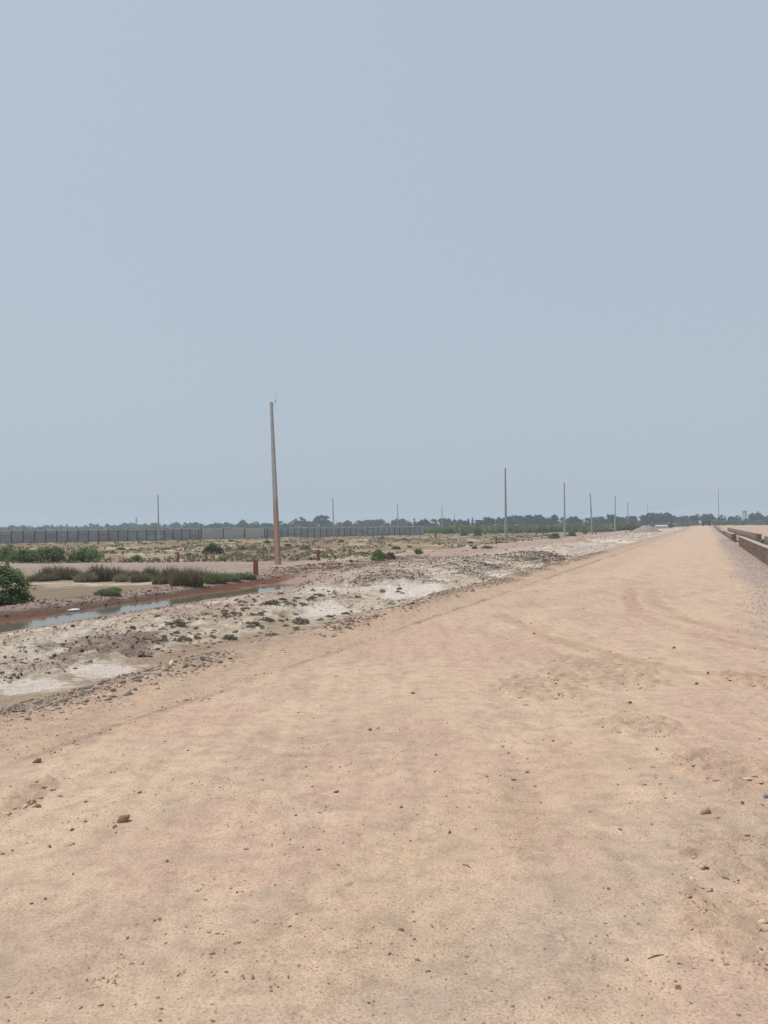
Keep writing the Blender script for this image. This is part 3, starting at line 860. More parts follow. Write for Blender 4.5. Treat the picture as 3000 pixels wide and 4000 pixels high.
# --- countless dry stalks and cushions over the plots
nn = 9000
y_ = 47 + 150 * RNG.random(nn) ** 1.3; x_ = RNG.uniform(-.56, .22, nn) * y_
p_, t_ = to_pt(x_, y_)
ok = (p_ < -23.5) & (RNG.random(nn) < .28 + 1.1 * fbm(x_ * .12, y_ * .06, 165, 4)); x_, y_ = x_[ok], y_[ok]
per = 9; k_ = np.repeat(np.arange(len(x_)), per)
hh = RNG.uniform(.10, .38, len(x_))
B_ = np.stack([x_, y_, z_ground(x_, y_)], -1)[k_] + RNG.normal(0, 1, (len(k_), 3)) * np.array([.28, .28, 0]) * (hh[k_] / .3)[:, None]
B_[:, 2] += hh[k_] * RNG.random(len(k_)) * .8
N_ = RNG.normal(size=B_.shape); N_ /= np.linalg.norm(N_, axis=1, keepdims=True)
V, F = quads(B_, N_, RNG.uniform(.05, .12, len(k_)))
cs_ = pick([G_BROWN, G_OLIVE, (.16, .13, .095), (.2, .18, .12), (.13, .14, .07)], len(x_), .25)
tag(obj('plot_scrub', mesh_np('plot_scrub', V, F, np.repeat(cs_[k_], 4, 0)), M_LEAF), 'thin dry scrub growing all over the salty plots', 'scrub', kind='stuff')

# --- big shrub at the drain, cut by the picture's edge
def big_shrub():
    x, y, z = hit(30, 2362)
    e = empty('shrub', (x - .25, y, z - .03))
    obj('crown', crown('crown', 75, 130, .026, .72, .75, .34, (.17, .235, .10), False, jit=.4, col2=(.23, .29, .12)), M_LEAF, e)
    obj('crown', crown('crown', 12, 120, .024, .42, .3, .3, G_DARK, True, jit=.35), M_LEAF, e, (.42, -.1, -.2))  # darker leaves low on the right: the bush's shaded side put into colour
    obj('stem', stems('stem', .8, .5, 9, .022), M_BARK, e)
    e.scale = (1.25, 1.25, 1.2)
    tag(e, 'largest leafy bush, green on top, growing beside the drain', 'shrub')
big_shrub()

# --- weeds in front of the side track
def weed_mesh(col, col2, n_=900, tall=.75, wide=.8, lean=.35):
    a = RNG.uniform(0, 2 * np.pi, n_); r = np.sqrt(RNG.random(n_)) * wide
    B = np.stack([np.cos(a) * r, np.sin(a) * r * .6, np.zeros(n_)], -1)
    h = tall * RNG.uniform(.35, 1.05, n_) * (1.1 - .55 * (r / wide) ** 2)
    d = RNG.normal(0, lean, (n_, 2)); T = B + np.concatenate([d * h[:, None], h[:, None]], 1)
    s = RNG.normal(size=(n_, 2)); s /= np.linalg.norm(s, axis=1, keepdims=True)
    wv = np.concatenate([s, np.zeros((n_, 1))], 1) * .012
    Md = (B + T) / 2 + np.concatenate([d * h[:, None] * -.12, np.zeros((n_, 1))], 1)
    V = np.stack([B - wv, B + wv, Md + wv * 1.6, T, Md - wv * 1.6], 1)
    F = np.arange(n_ * 5).reshape(-1, 5)
    c_ = np.where((RNG.random(n_) < .45)[:, None], np.array(col2), np.array(col)) * RNG.uniform(.7, 1.3, (n_, 1))
    Vb, Fb = V.reshape(-1, 3), np.concatenate([F[:, [0, 1, 2, 4]], F[:, [4, 2, 3, 3]]])
    quad = F[:, [0, 1, 2, 4]]; tri = F[:, [4, 2, 3]]
    allF = np.concatenate([quad[:, [0, 1, 2]], quad[:, [0, 2, 3]], tri])
    # leafy tufts along the blades
    kk = RNG.integers(0, n_, int(n_ * 1.6)); f_ = RNG.uniform(.3, 1, len(kk))[:, None]
    C = B[kk] * (1 - f_) + T[kk] * f_ + RNG.normal(0, .02, (len(kk), 3))
    N = RNG.normal(size=C.shape); N /= np.linalg.norm(N, axis=1, keepdims=True)
    LV, LF = quads(C, N, RNG.uniform(.012, .028, len(kk)))
    LF = LF + len(Vb); LF = np.concatenate([LF[:, [0, 1, 2]], LF[:, [0, 2, 3]]])
    return mesh_np('weeds', np.concatenate([Vb, LV]), np.concatenate([allF, LF]), np.concatenate([np.repeat(c_, 5, 0), np.repeat(c_[kk], 4, 0)]))
WD = {'brown': [weed_mesh(G_BROWN, G_OLIVE) for _ in range(3)], 'grey': [weed_mesh(G_OLIVE, G_GREY) for _ in range(2)], 'green': [weed_mesh((.20, .24, .11), (.26, .28, .15), 800, .6) for _ in range(2)]}
def weeds(x0, x1, y0, y1, kind, label, group=None):
    x, y, z = hit((x0 + x1) / 2, y1)
    o = obj('weed_clump', random.choice(WD[kind]), M_LEAF, None, (x, y + .35, z - .02), (0, 0, random.gauss(0, .5)))
    w = (x1 - x0) / 3000 * y; h = (y1 - y0) / 3000 * y
    o.scale = (w / 1.25, w / 1.25, h / .72)
    tag(o, label, 'weeds', group)
WG = 'weed thicket before the side track'
for a in ((150, 260, 2208, 2262), (215, 300, 2215, 2266), (330, 420, 2206, 2272), (395, 480, 2212, 2268), (470, 545, 2222, 2266), (545, 620, 2212, 2268), (620, 700, 2212, 2280), (670, 770, 2214, 2290), (735, 815, 2222, 2282)):
    weeds(*a, 'brown', 'brown-green dry weed clump in the thicket before the side track', WG)
for a in ((110, 200, 2240, 2272), (280, 370, 2232, 2275), (430, 500, 2240, 2274), (510, 575, 2235, 2276), (595, 660, 2245, 2284)):
    weeds(*a, 'grey', 'grey-green low weed clump at the foot of the brown thicket', 'grey-green weeds')
for a in ((790, 870, 2218, 2280), (840, 925, 2224, 2274), (900, 985, 2228, 2264), (770, 830, 2250, 2284)):
    weeds(*a, 'green', 'fresh green grassy clump between the brown weeds and the nearest red post', 'green grass clumps')
weeds(365, 440, 2290, 2330, 'green', 'pale green grass clump alone on the bare grey flat')
weeds(410, 460, 2285, 2318, 'green', 'taller thin green grass clump behind the one on the bare flat')

# --- tufts on the verge
def tuft_mesh():
    V0, F0, C0, base = [], [], [], 0
    n_ = 260
    a = RNG.uniform(0, 2 * np.pi, n_); r = np.sqrt(RNG.random(n_))
    C = np.stack([np.cos(a) * r, np.sin(a) * r * .8, .45 * (1 - r ** 2) * RNG.uniform(.2, 1.1, n_)], -1)
    N = RNG.normal(size=C.shape) + np.array([0, 0, .4]); N /= np.linalg.norm(N, axis=1, keepdims=True)
    V, F = quads(C, N, RNG.uniform(.05, .11, n_), 2.2)
    c_ = np.array((.30, .285, .205)) * RNG.uniform(.5, 1.15, (n_, 1))
    c_[RNG.random(n_) < .3] = np.array((.25, .20, .15))
    return mesh_np('tuft', V, F, np.repeat(c_, 4, 0))
TUFTS = [tuft_mesh() for _ in range(6)]
TP = [(1065, 2362, 90), (1129, 2366, 60), (1243, 2328, 50), (893, 2410, 30), (939, 2407, 24), (1038, 2427, 66), (993, 2434, 36), (1095, 2424, 30), (1174, 2434, 78), (1246, 2424, 34), (1285, 2410, 34),
      (1295, 2432, 30), (1349, 2398, 40), (1123, 2480, 56), (1065, 2482, 50), (896, 2496, 70), (963, 2526, 90), (1065, 2514, 38), (1234, 2460, 36), (830, 2490, 38), (1005, 2445, 30), (972, 2449, 26),
      (1493, 2308, 26), (921, 2468, 30), (1038, 2498, 30), (694, 2440, 66), (635, 2460, 36), (689, 2470, 30), (735, 2476, 30), (771, 2478, 26), (721, 2500, 62), (890, 2490, 38), (835, 2490, 26),
      (721, 2606, 36), (597, 2445, 24), (293, 2610, 22), (200, 2570, 26), (542, 2638, 30), (2090, 2186, 40), (2130, 2192, 30), (1400, 2330, 24), (1560, 2300, 22), (640, 2500, 26), (1160, 2500, 24)]
for _ in range(170):
    TP.append((random.gauss(950, 260), random.uniform(2305, 2540), random.uniform(12, 34)))
for px, py, wpx in TP:
    x, y, z = hit(px, py)
    p, t = to_pt(x, y)
    if p > -6.4 or p < -15.5: continue
    s = wpx / 6000 * y * 1.15
    o = obj('grass_tuft', random.choice(TUFTS), M_LEAF, None, (x, y, z - .01), (0, 0, random.uniform(0, 6.28)))
    o.scale = (s, s, s * random.uniform(.7, 1.1))
    q = 'close beside the rubble row' if p > -8 else 'on the raised middle of the verge' if p > -11.5 else 'on the drain side of the verge'
    big = 'wide spreading' if wpx > 44 else 'small' if wpx > 25 else 'tiny'
    tag(o, big + ' grey-green tuft growing ' + q, 'tuft', big + ' tufts ' + q)

# --- green scrub belt on the plain (reads as one mass)
def belt(name, xs, Ys, hs, n_, leaf, cols, label, cat, per=160):
    Vs, Fs, Cs, base = [], [], [], 0
    for _ in range(n_):
        px = random.uniform(*xs); Y = random.uniform(*Ys)
        x, y, z = at_depth(px, Y)
        h = random.uniform(*hs); w = h * random.uniform(.7, 1.3)
        d = RNG.normal(size=(per, 3)); d /= np.linalg.norm(d, axis=1, keepdims=True); d[:, 2] = np.abs(d[:, 2])
        C = d * (RNG.random(per) ** .4)[:, None] * np.array([w, w, h]) * (.75 + .35 * RNG.random((per, 1))) + np.array([x, y, z])
        N = d + RNG.normal(0, .6, d.shape); N /= np.linalg.norm(N, axis=1, keepdims=True)
        V, F = quads(C, N, leaf * RNG.uniform(.6, 1.3, per))
        Vs.append(V); Fs.append(F + base); base += len(V)
        Cs.append(np.repeat(np.array(random.choice(cols)) * RNG.uniform(.75, 1.25) * RNG.uniform(.85, 1.15, (per, 1)), 4, 0))
    o = obj(name, mesh_np(name, np.concatenate(Vs), np.concatenate(Fs), np.concatenate(Cs)), M_LEAF)
    return tag(o, label, cat, kind='stuff')
belt('scrub_belt', (1660, 2480), (215, 330), (1.2, 2.9), 420, .22, [G_MID, G_MID, G_OLIVE, (.09, .13, .05)], 'belt of green scrub on the plain beyond the plots', 'scrub')
belt('dry_grass_belt', (2480, 3150), (330, 410), (.5, 1.2), 160, .2, [(.2, .19, .12), (.14, .15, .08)], 'pale dry grass at the far end of the road', 'dry grass', 90)
belt('wall_scrub', (-100, 1650), (210, 260), (.8, 1.9), 120, .2, [G_DARK, G_MID], 'low dark scrub behind the grey wall', 'scrub', 110)
belt('far_woodland', (-250, 3250), (880, 960), (3.6, 6.2), 560, .9, [(.045, .065, .035), (.055, .075, .04)], 'continuous hazy woodland on the horizon', 'woodland', 130)

belt('tree_understorey', (-200, 3200), (430, 520), (1.4, 3.2), 420, .5, [(.05, .07, .035), (.065, .085, .045), (.08, .09, .05)], 'dark undergrowth below the far tree line', 'undergrowth', 90)

# --- trees of the far line
def tree_mesh(kind):
    if kind == 'round': cr = crown('crown', 34, 45, .30, 2.9, 2.3, 4.6, (0.043, 0.061, 0.036), jit=.35)
    elif kind == 'tall': cr = crown('crown', 26, 45, .26, 1.3, 3.4, 5.2, (0.036, 0.054, 0.032), jit=.3)
    elif kind == 'wide': cr = crown('crown', 40, 42, .32, 3.8, 1.9, 4.4, (0.050, 0.068, 0.040), jit=.35)
    else: cr = crown('crown', 22, 34, .28, 2.4, 2.6, 4.8, (0.054, 0.061, 0.036), jit=.35)
    mb = MB().tube([(0, 0, -.4), (.08, .02, 1.6), (.0, .1, 3.2), (.1, 0, 5.0)], [.26, .2, .16, .07], 7)
    for k in range(6):
        a = k * 1.05 + random.random(); r = {'round': 1.9, 'tall': .8, 'wide': 2.6, 'loose': 1.6}[kind]
        mb.tube([(.05, 0, 1.9 + .25 * k), (math.cos(a) * r * .5, math.sin(a) * r * .5, 3.2 + .25 * k), (math.cos(a) * r, math.sin(a) * r, 4.3 + .3 * k)], [.1, .07, .03], 5)
    return cr, mb.mesh('trunk')
TM = {k: [tree_mesh(k) for _ in range(3)] for k in ('round', 'tall', 'wide', 'loose')}
HT = {'round': 7.2, 'tall': 8.9, 'wide': 6.6, 'loose': 7.6}
TL = {'round': 'rounded dark tree in the hazy far tree line', 'tall': 'narrow upright tree standing above the far tree line', 'wide': 'broad low-crowned tree in the hazy far tree line', 'loose': 'thin pale see-through tree in the far tree line'}
def tree(px, ytop, Y, kind, label=None, group=True):
    x, y, z = at_depth(px, Y)
    h = z_at(px, ytop, Y) - z
    e = empty('tree', (x, y, z), random.uniform(0, 6.28))
    cm, tm = random.choice(TM[kind])
    obj('crown', cm, M_LEAF, e); obj('trunk', tm, M_BARK, e)
    s = h / HT[kind]; w = s * random.uniform(.65, 1.25)
    e.scale = (w, w, s)
    where = next(w for lim, w in ((770, 'behind the long grey wall'), (1050, 'behind the pale wall section'), (1660, 'behind the grey wall, past the leaning pole'),
                                  (2200, 'beyond the scrub belt, before the bush-flanked pole'), (2480, 'beyond the scrub belt, past the bush-flanked pole'), (2720, 'beyond the soil heap and white pipe'),
                                  (2830, 'beyond the tractor'), (9999, 'beyond the pink field')) if px < lim)
    tag(e, label or TL[kind].replace('in the hazy far tree line', 'XX').replace('in the far tree line', 'XX').replace('standing above the far tree line', 'XX').replace('XX', where), 'tree', (kind + ' far trees ' + where) if group else None)
PROF = [(-120, 2052), (0, 2054), (120, 2055), (250, 2050), (400, 2046), (520, 2048), (700, 2042), (860, 2044), (1000, 2040), (1100, 2040), (1250, 2030), (1350, 2040), (1480, 2036), (1600, 2028), (1750, 2026), (1850, 2024),
        (1960, 2018), (2100, 2016), (2200, 2018), (2350, 2020), (2450, 2012), (2560, 2006), (2680, 2014), (2760, 2012), (2850, 2016), (2920, 2018), (2990, 2010), (3150, 2012)]
px = -140
while px < 3180:
    yt = float(np.interp(px, [a for a, b in PROF], [b for a, b in PROF])) + random.uniform(-6, 9)
    Yd = (690 if px < 700 else 600 if px < 1600 else 490) * random.uniform(.93, 1.08)
    tree(px, yt, Yd, random.choices(['round', 'wide', 'loose', 'tall'], [5, 4, 2, 1])[0])
    px += random.uniform(9, 24) * (1 if px < 1600 else 1.35)
for px, yt, Y, kd, lab in ((262, 2044, 690, 'tall', 'dark narrow tree rising above the grey wall, alone'), (382, 2043, 700, 'tall', 'tall dark tree of a pair above the grey wall'), (355, 2044, 710, 'loose', 'thin tall tree paired with a darker one above the wall'),
                           (948, 2027, 560, 'round', 'dark round tree showing above the pale wall section'), (1176, 2020, 560, 'round', 'dark flat-topped tree right behind the leaning pole'),
                           (1256, 2010, 540, 'round', 'highest dark tree above the grey wall, with a square top'), (1830, 2022, 470, 'tall', 'thin leaning tree at the gap in the tree line'),
                           (2165, 2010, 480, 'loose', 'tree with a loose top tuft rising above the scrub belt'), (2558, 1996, 470, 'loose', 'tall loose tree beyond the large soil heap'), (2600, 1999, 480, 'round', 'pointed dark tree beyond the white pipe'),
                           (2765, 2008, 480, 'wide', 'pale green broad tree above the tractor'), (2955, 2004, 470, 'wide', 'dome-shaped dark tree near the water towers')):
    tree(px, yt, Y, kd, lab, False)

# ------------------------------------------------------------------ poles
def pole_mat():
    m, n, l, b = nt('stained_pole_concrete')
    co = objcoord(n, l)
    f = tex_noise(n, l, 2.2, 6, .65, co)
    c = mixc(n, l, (.29, .295, .29), (.42, .425, .415), ramp(n, l, f, [(.3, 0.0), (.7, 1.0)]))
    sx = n.new('ShaderNodeSeparateXYZ'); l.new(co, sx.inputs[0])
    ad = n.new('ShaderNodeMath'); ad.operation = 'MULTIPLY_ADD'; ad.inputs[1].default_value = 5.0
    l.new(tex_noise(n, l, 1.1, 5, .6, objcoord(n, l, (1, 1, .45))), ad.inputs[0]); l.new(sx.outputs['Z'], ad.inputs[2])
    sc = n.new('ShaderNodeMath'); sc.operation = 'MULTIPLY'; sc.inputs[1].default_value = .1; l.new(ad.outputs[0], sc.inputs[0])
    c = mixc(n, l, c, (.37, .205, .145), ramp(n, l, sc.outputs[0], [(.48, .8), (.70, 0.0)]))
    l.new(c, b.inputs['Base Color']); b.inputs['Roughness'].default_value = .92; b.inputs['Specular IOR Level'].default_value = .15
    bp = n.new('ShaderNodeBump'); bp.inputs['Distance'].default_value = .004
    l.new(tex_noise(n, l, 25, 4, .6, co), bp.inputs['Height']); l.new(bp.outputs[0], b.inputs['Normal'])
    return m
M_POLE1 = pole_mat()

def pole(px, ybase_Y, ytop, label, group, wb, wt, db, dt, mat, rz=0.0, lean=(0, 0), bands=0, name='utility_pole', steel=False):
    x, y, z = at_depth(px, ybase_Y)
    H = z_at(px, ytop, y) - z
    e = empty(name, (x, y, z), rz)
    e.rotation_euler = (lean[1], lean[0], rz)
    if steel:
        MB().tube([(0, 0, -.4), (0, 0, H)], [wb / 2, wt / 2], 10).build('shaft', mat, e, smooth=True)
    else:
        mb = MB()
        zs = [-.5, H * .5, H]
        ring = []
        for zz in zs:
            k = max(zz, 0) / H; w, d = wb + (wt - wb) * k, db + (dt - db) * k; cch = .12 * d
            pts = [(-w / 2 + cch, -d / 2), (w / 2 - cch, -d / 2), (w / 2, -d / 2 + cch), (w / 2, d / 2 - cch), (w / 2 - cch, d / 2), (-w / 2 + cch, d / 2), (-w / 2, d / 2 - cch), (-w / 2, -d / 2 + cch)]
            ring.append([mb.bm.verts.new((a, b_, zz)) for a, b_ in pts])
        for r0, r1 in zip(ring[:-1], ring[1:]):
            for k in range(8): mb.bm.faces.new((r0[k], r0[(k + 1) % 8], r1[(k + 1) % 8], r1[k]))
        mb.bm.faces.new(ring[-1]); mb.bm.faces.new(ring[0][::-1])
        mb.build('shaft', mat, e)
    for k in range(bands):
        zz = H * (.55 + .08 * k); w = (wb + (wt - wb) * .6)
        MB().box((0, 0, zz), (w + .05, w + .03, .09)).box((w * .6, 0, zz), (.14, .05, .05)).build('clamp_band', M_STEEL, e)
    tag(e, label, 'pole', group)
    return e, H

e, H = pole(1085, 43.0, 1565, 'leaning grey concrete pole, rust-red mud stain on its lower half', None, .43, .19, .16, .08, M_POLE1, math.radians(-46), (math.radians(-3.4), 0))
br = MB().tube([(.06, 0, H - .22), (.28, -.02, H - .16), (.40, 0, H - .02)], [.008, .008, .008], 6).build('bracket', M_STEEL, e)
MB().tube([(.36, 0, H + .06), (.43, 0, H - .03)], [.016, .026], 8).build('insulator', M_STEEL, e)
MB().tube([(.44, 0, H - .02), (.52, .02, H + .08), (.51, .02, H + .25), (.46, .0, H + .48)], .005, 5).build('loose_wire', M_STEEL, e)
MB().tube([(.33, 0, H - .15), (.31, 0, H - .35), (.37, 0, H - .5), (.46, 0, H - .58)], .005, 5).build('loose_wire', M_STEEL, e)
ROWP = 'concrete poles along the verge'
P2 = pole(1976, 89, 1828, 'first upright concrete pole past the leaning one, a red post beside it', ROWP, .30, .15, .2, .1, M_CONC, .5)
P3 = pole(2206, 127, 1885, 'upright concrete pole between two green bushes, beside the low soil heap', ROWP, .32, .17, .2, .1, M_CONC, .3)
P4 = pole(2313, 170, 1926, 'concrete pole with steel clamp bands halfway up, tilted slightly', ROWP, .34, .18, .22, .12, M_CONC, .2, (math.radians(-2.2), 0), 2)
P5 = pole(2402, 191, 1936, 'concrete pole leaning a little towards the road, past the clamped pole', ROWP, .34, .18, .22, .12, M_CONC, .2, (math.radians(1.2), 0))
P6 = pole(2455, 246, 1961, 'last pale concrete pole, beside the large soil heap', ROWP, .36, .2, .24, .14, M_CONC, .2, (math.radians(-1.2), 0))
ROWB = 'poles standing in the plots'
for px, Y, yt, lab in ((620, 138, 1932, 'concrete pole by the grey wall, nearest the pale wall section'), (1303, 170, 1947, 'concrete pole standing in front of the grey wall'),
                       (1555, 215, 1967, 'thin concrete pole near the end of the grey wall'), (1728, 240, 1978, 'pale thin pole at the start of the green scrub belt'), (1776, 330, 2010, 'faint thin pole among the trees behind the scrub belt')):
    pole(px, Y, yt, lab, ROWB, .3, .16, .2, .1, M_CONC, .3, (math.radians(-.8), 0))
PD = pole(2531, 205, 1972, 'slim dark steel pole standing in front of the large soil heap', None, .13, .09, 0, 0, M_STEEL, steel=True)
PE = pole(2808, 240, 1904, 'tall slim pole beyond the far brick walls, carrying wires', None, .18, .1, 0, 0, M_STEEL, steel=True)
PF = pole(3075, 300, 1975, 'slim steel pole where the wires lead on over the pink field', None, .16, .1, 0, 0, M_STEEL, steel=True)

def wire(a, b, sag, r, label):
    a, b = Vector(a), Vector(b)
    pts = [a.lerp(b, k / 14) - Vector((0, 0, sag * 4 * (k / 14) * (1 - k / 14))) - a for k in range(15)]
    o = MB().tube(pts, r, 5, False).build('overhead_wire', M_STEEL, None, a)
    tag(o, label, 'wire')
def ptop(P, dz=.1): return P[0].location + Vector((0, 0, P[1] - dz))
wire(ptop(PD, .9), ptop(PE, 2.0), .9, .014, 'thin overhead wire from the dark slim pole to the tall slim pole')
wire(ptop(PE, 2.0), ptop(PF, .3), 1.0, .014, 'thin overhead wire leading from the tall slim pole over the pink field')
wire(ptop(P3, 5.2) + Vector((.1, 0, 0)), ptop(P4, 3.2), .5, .012, 'thin sagging wire between the bush-flanked pole and the clamped pole')

# ------------------------------------------------------------------ red marker posts
post_me = []
for k in range(3):
    mb = MB().box((0, 0, .25), (.19, .19, .98), taper=.9)
    post_me.append(mb.mesh('marker_post', bevel=.012))
RP = [(999, 2189, 2250, 0, 'largest red marker post at the end of the weeds by the drain'), (32, 2190, 2230, -9, 'tilted red marker post beside the large bush at the drain'),
      (696, 2158, 2192, 0, 'dark red marker post on the far edge of the side track, by a tiny shrub'), (402, 2158, 2178, 12, 'crooked red post touching the tallest rounded green bush'),
      (805, 2155, 2188, 2, 'red marker post in front of the rounded dark green bush'), (1242, 2151, 2190, 3, 'slim red-brown marker post on open flats past the leaning pole'),
      (1209, 2126, 2144, -30, 'tilted pink marker beside the wide brown bush'), (1939, 2096, 2126, 0, 'red marker post close to the first upright concrete pole'),
      (1700, 2071, 2101, 4, 'faded red marker post on the bund near the scrub belt')]
for px, y0, y1, tilt, lab in RP:
    x, y, z = hit(px, y1)
    h = (y1 - y0) / 3000 * y
    o = obj('marker_post', random.choice(post_me), M_POST, None, (x, y, z), (0, math.radians(tilt), random.uniform(-.3, .3)))
    w = max(h * .27, .12) / .19
    o.scale = (w, w, h / .72)
    tag(o, lab, 'post', 'red plot marker posts')
for px, y0, y1 in ((255, 2114, 2127), (430, 2101, 2116), (450, 2112, 2124), (540, 2116, 2126), (384, 2118, 2127), (610, 2091, 2104), (896, 2109, 2118), (1490, 2078, 2089), (2094, 2063, 2077), (2121, 2068, 2081), (2327, 2060, 2070), (2444, 2058, 2066)):
    x, y, z = hit(px, y1)
    if y > 190: y = random.uniform(165, 190); x = ray(px, 2055)[0] * y; z = ztop(x, y)
    h = max((y1 - y0) / 3000 * y, .45)
    o = obj('marker_post', random.choice(post_me), M_POST, None, (x, y, z), (0, random.gauss(0, .05), random.uniform(-.3, .3)))
    o.scale = (1.2, 1.2, h / .72)
    wq = 'before the scrub belt' if px > 1650 else 'before the grey wall, past the leaning pole' if px > 1050 else 'before the long grey wall'
    tag(o, 'small far red marker post ' + wq, 'post', 'far red posts ' + wq)

# ------------------------------------------------------------------ grey precast wall
A, dirv = Vector((-78.0, 115.5)), Vector((1, 1)).normalized()
NB, BAY, HW = 66, 1.9, 2.15
wall = empty('boundary_wall', (A.x, A.y, ztop(A.x, A.y)), math.radians(45))
z0 = wall.location.z
plank_me = MB().box((0, 0, 0), (BAY - .03, .06, .5)).mesh('plank', bevel=.012)
M_WPOST = plain_mat('dark_concrete_post', (.12, .125, .135), .2, 3, .9, .004)
post_w = MB().box((0, 0, HW / 2 - .3), (.16, .2, HW + .75)).mesh('post', bevel=.015)
cop_me = MB().box((0, 0, 0), (BAY - .01, .15, .15)).mesh('coping', bevel=.01)
for k in range(NB):
    X_, Y_ = A.x + dirv.x * BAY * (k + .5), A.y + dirv.y * BAY * (k + .5)
    dz = ztop(X_, Y_) - z0 - .04
    dz = min(max(dz, -.12), .12)
    for j in range(4):
        obj('plank', plank_me, M_PANEL, wall, (BAY * (k + .5), random.gauss(0, .006), dz + .3 + j * .508), (random.gauss(0, .006), 0, 0))
    obj('post', post_w, M_WPOST, wall, (BAY * k, 0, dz))
    obj('coping', cop_me, M_COPING, wall, (BAY * (k + .5), 0, dz + HW + .04))
obj('post', post_w, M_WPOST, wall, (BAY * NB, 0, dz))
tag(wall, 'long grey precast concrete wall with posts and pale coping', 'wall')

# paler stretch standing just in front of it
ka = at_depth(786, 153); kb = at_depth(1032, 164)
L_ = math.hypot(kb[0] - ka[0], kb[1] - ka[1])
pw = empty('pale_wall', ka, math.atan2(kb[1] - ka[1], kb[0] - ka[0]))
for k in range(3):
    MB().box((L_ / 3 * (k + .5), 0, .9), (L_ / 3 - .1, .14, 2.4)).build('panel', M_PALE, pw, bevel=.01)
for k in range(4):
    MB().box((L_ / 3 * k, 0, .92), (.22, .2, 2.5)).build('pier', M_WPOST, pw, bevel=.01)
tag(pw, 'pale whitewashed wall section in front of the grey wall', 'wall')

# ------------------------------------------------------------------ brick walls by the road
M_BRICKS = [plain_mat('fired_brick_%d' % k, c_, .35, 18, .92, .004) for k, c_ in enumerate(((.19, .125, .095), (.225, .16, .125), (.165, .115, .095), (.255, .195, .16)))]
M_BED = plain_mat('raked_mortar', (.25, .205, .17), .3, 20, .95, .005)
m, n, l, b = nt('weathered_brickwork')
bt = n.new('ShaderNodeTexBrick'); bt.inputs['Scale'].default_value = 1.0
bt.inputs['Brick Width'].default_value = .24; bt.inputs['Row Height'].default_value = .08; bt.inputs['Mortar Size'].default_value = .009
bt.inputs['Color1'].default_value = (.20, .135, .105, 1); bt.inputs['Color2'].default_value = (.17, .115, .09, 1); bt.inputs['Mortar'].default_value = (.25, .205, .17, 1)
tc = n.new('ShaderNodeTexCoord'); sp_ = n.new('ShaderNodeSeparateXYZ'); cb = n.new('ShaderNodeCombineXYZ'); ad = n.new('ShaderNodeMath'); ad.operation = 'ADD'
l.new(tc.outputs['Object'], sp_.inputs[0]); l.new(sp_.outputs['X'], ad.inputs[0]); l.new(sp_.outputs['Y'], ad.inputs[1]); l.new(ad.outputs[0], cb.inputs[0]); l.new(sp_.outputs['Z'], cb.inputs[1]); l.new(cb.outputs[0], bt.inputs['Vector'])
cc_ = mixc(n, l, bt.outputs['Color'], ramp(n, l, tex_noise(n, l, 4, 5, .65, tc.outputs['Object']), [(.3, .7), (.7, 1.3)]), 1.0, 'MULTIPLY')
l.new(cc_, b.inputs['Base Color']); b.inputs['Roughness'].default_value = .93; b.inputs['Specular IOR Level'].default_value = .15
bp = n.new('ShaderNodeBump'); bp.inputs['Distance'].default_value = .008; bp.invert = True; l.new(bt.outputs['Fac'], bp.inputs['Height']); l.new(bp.outputs[0], b.inputs['Normal'])
M_BRICKWORK = m

RZ_ROAD = math.pi / 2 - TH        # local x runs along the road, local y to its left
def road_empty(name, p, t):
    x, y = to_xy(p, t)
    return empty(name, (x, y, zr(t) - .02), RZ_ROAD)
def slope_z(t, t0): return float(zr(t) - zr(t0))

def cap_strip(L, T, H_, t0, parent, seed):
    rr = random.Random(seed); nseg = max(2, int(L / .5))
    V, F = [], []
    for i in range(nseg + 1):
        s = L * i / nseg; zz = H_ + slope_z(t0 + s, t0) + rr.uniform(-.006, .01)
        a_, b_ = T / 2 + .012 + rr.uniform(-.012, .012), T / 2 + .012 + rr.uniform(-.012, .012)
        V += [(s, a_, zz - .03), (s, a_ - .02, zz + .02), (s, -b_ + .02, zz + .02), (s, -b_, zz - .03)]
    for i in range(nseg):
        for j in range(4): F.append((i * 4 + j, i * 4 + (j + 1) % 4, (i + 1) * 4 + (j + 1) % 4, (i + 1) * 4 + j))
    F += [(0, 3, 2, 1), tuple(nseg * 4 + j for j in (0, 1, 2, 3))]
    return obj('mortar_cap', mesh_np('mortar_cap', np.array(V), np.array(F)), M_MORTAR, parent)

def brick_wall_far(name, p, t0, t1, H_, label, T=.23, pier=True, cap=True):
    e = road_empty(name, p, t0)
    L = t1 - t0; nseg = max(2, int(L / 8)); V, F = [], []
    for i in range(nseg + 1):
        s = L * i / nseg; dz = slope_z(t0 + s, t0)
        V += [(s, T / 2, -.3 + dz), (s, T / 2, H_ + dz), (s, -T / 2, H_ + dz), (s, -T / 2, -.3 + dz)]
    for i in range(nseg):
        for j in range(4): F.append((i * 4 + j, i * 4 + (j + 1) % 4, (i + 1) * 4 + (j + 1) % 4, (i + 1) * 4 + j))
    F += [(0, 3, 2, 1), tuple(nseg * 4 + j for j in (0, 1, 2, 3))]
    obj('brickwork', mesh_np('brickwork', np.array(V), np.array(F)), M_BRICKWORK, e)
    if pier: MB().box((.2, 0, H_ / 2 - .13), (.48, T + .16, H_ + .3)).build('pier', M_BRICKWORK, e)
    if cap: cap_strip(L, T, H_ + .012, t0, e, int(t0))
    tag(e, label, 'wall', None)
    return e

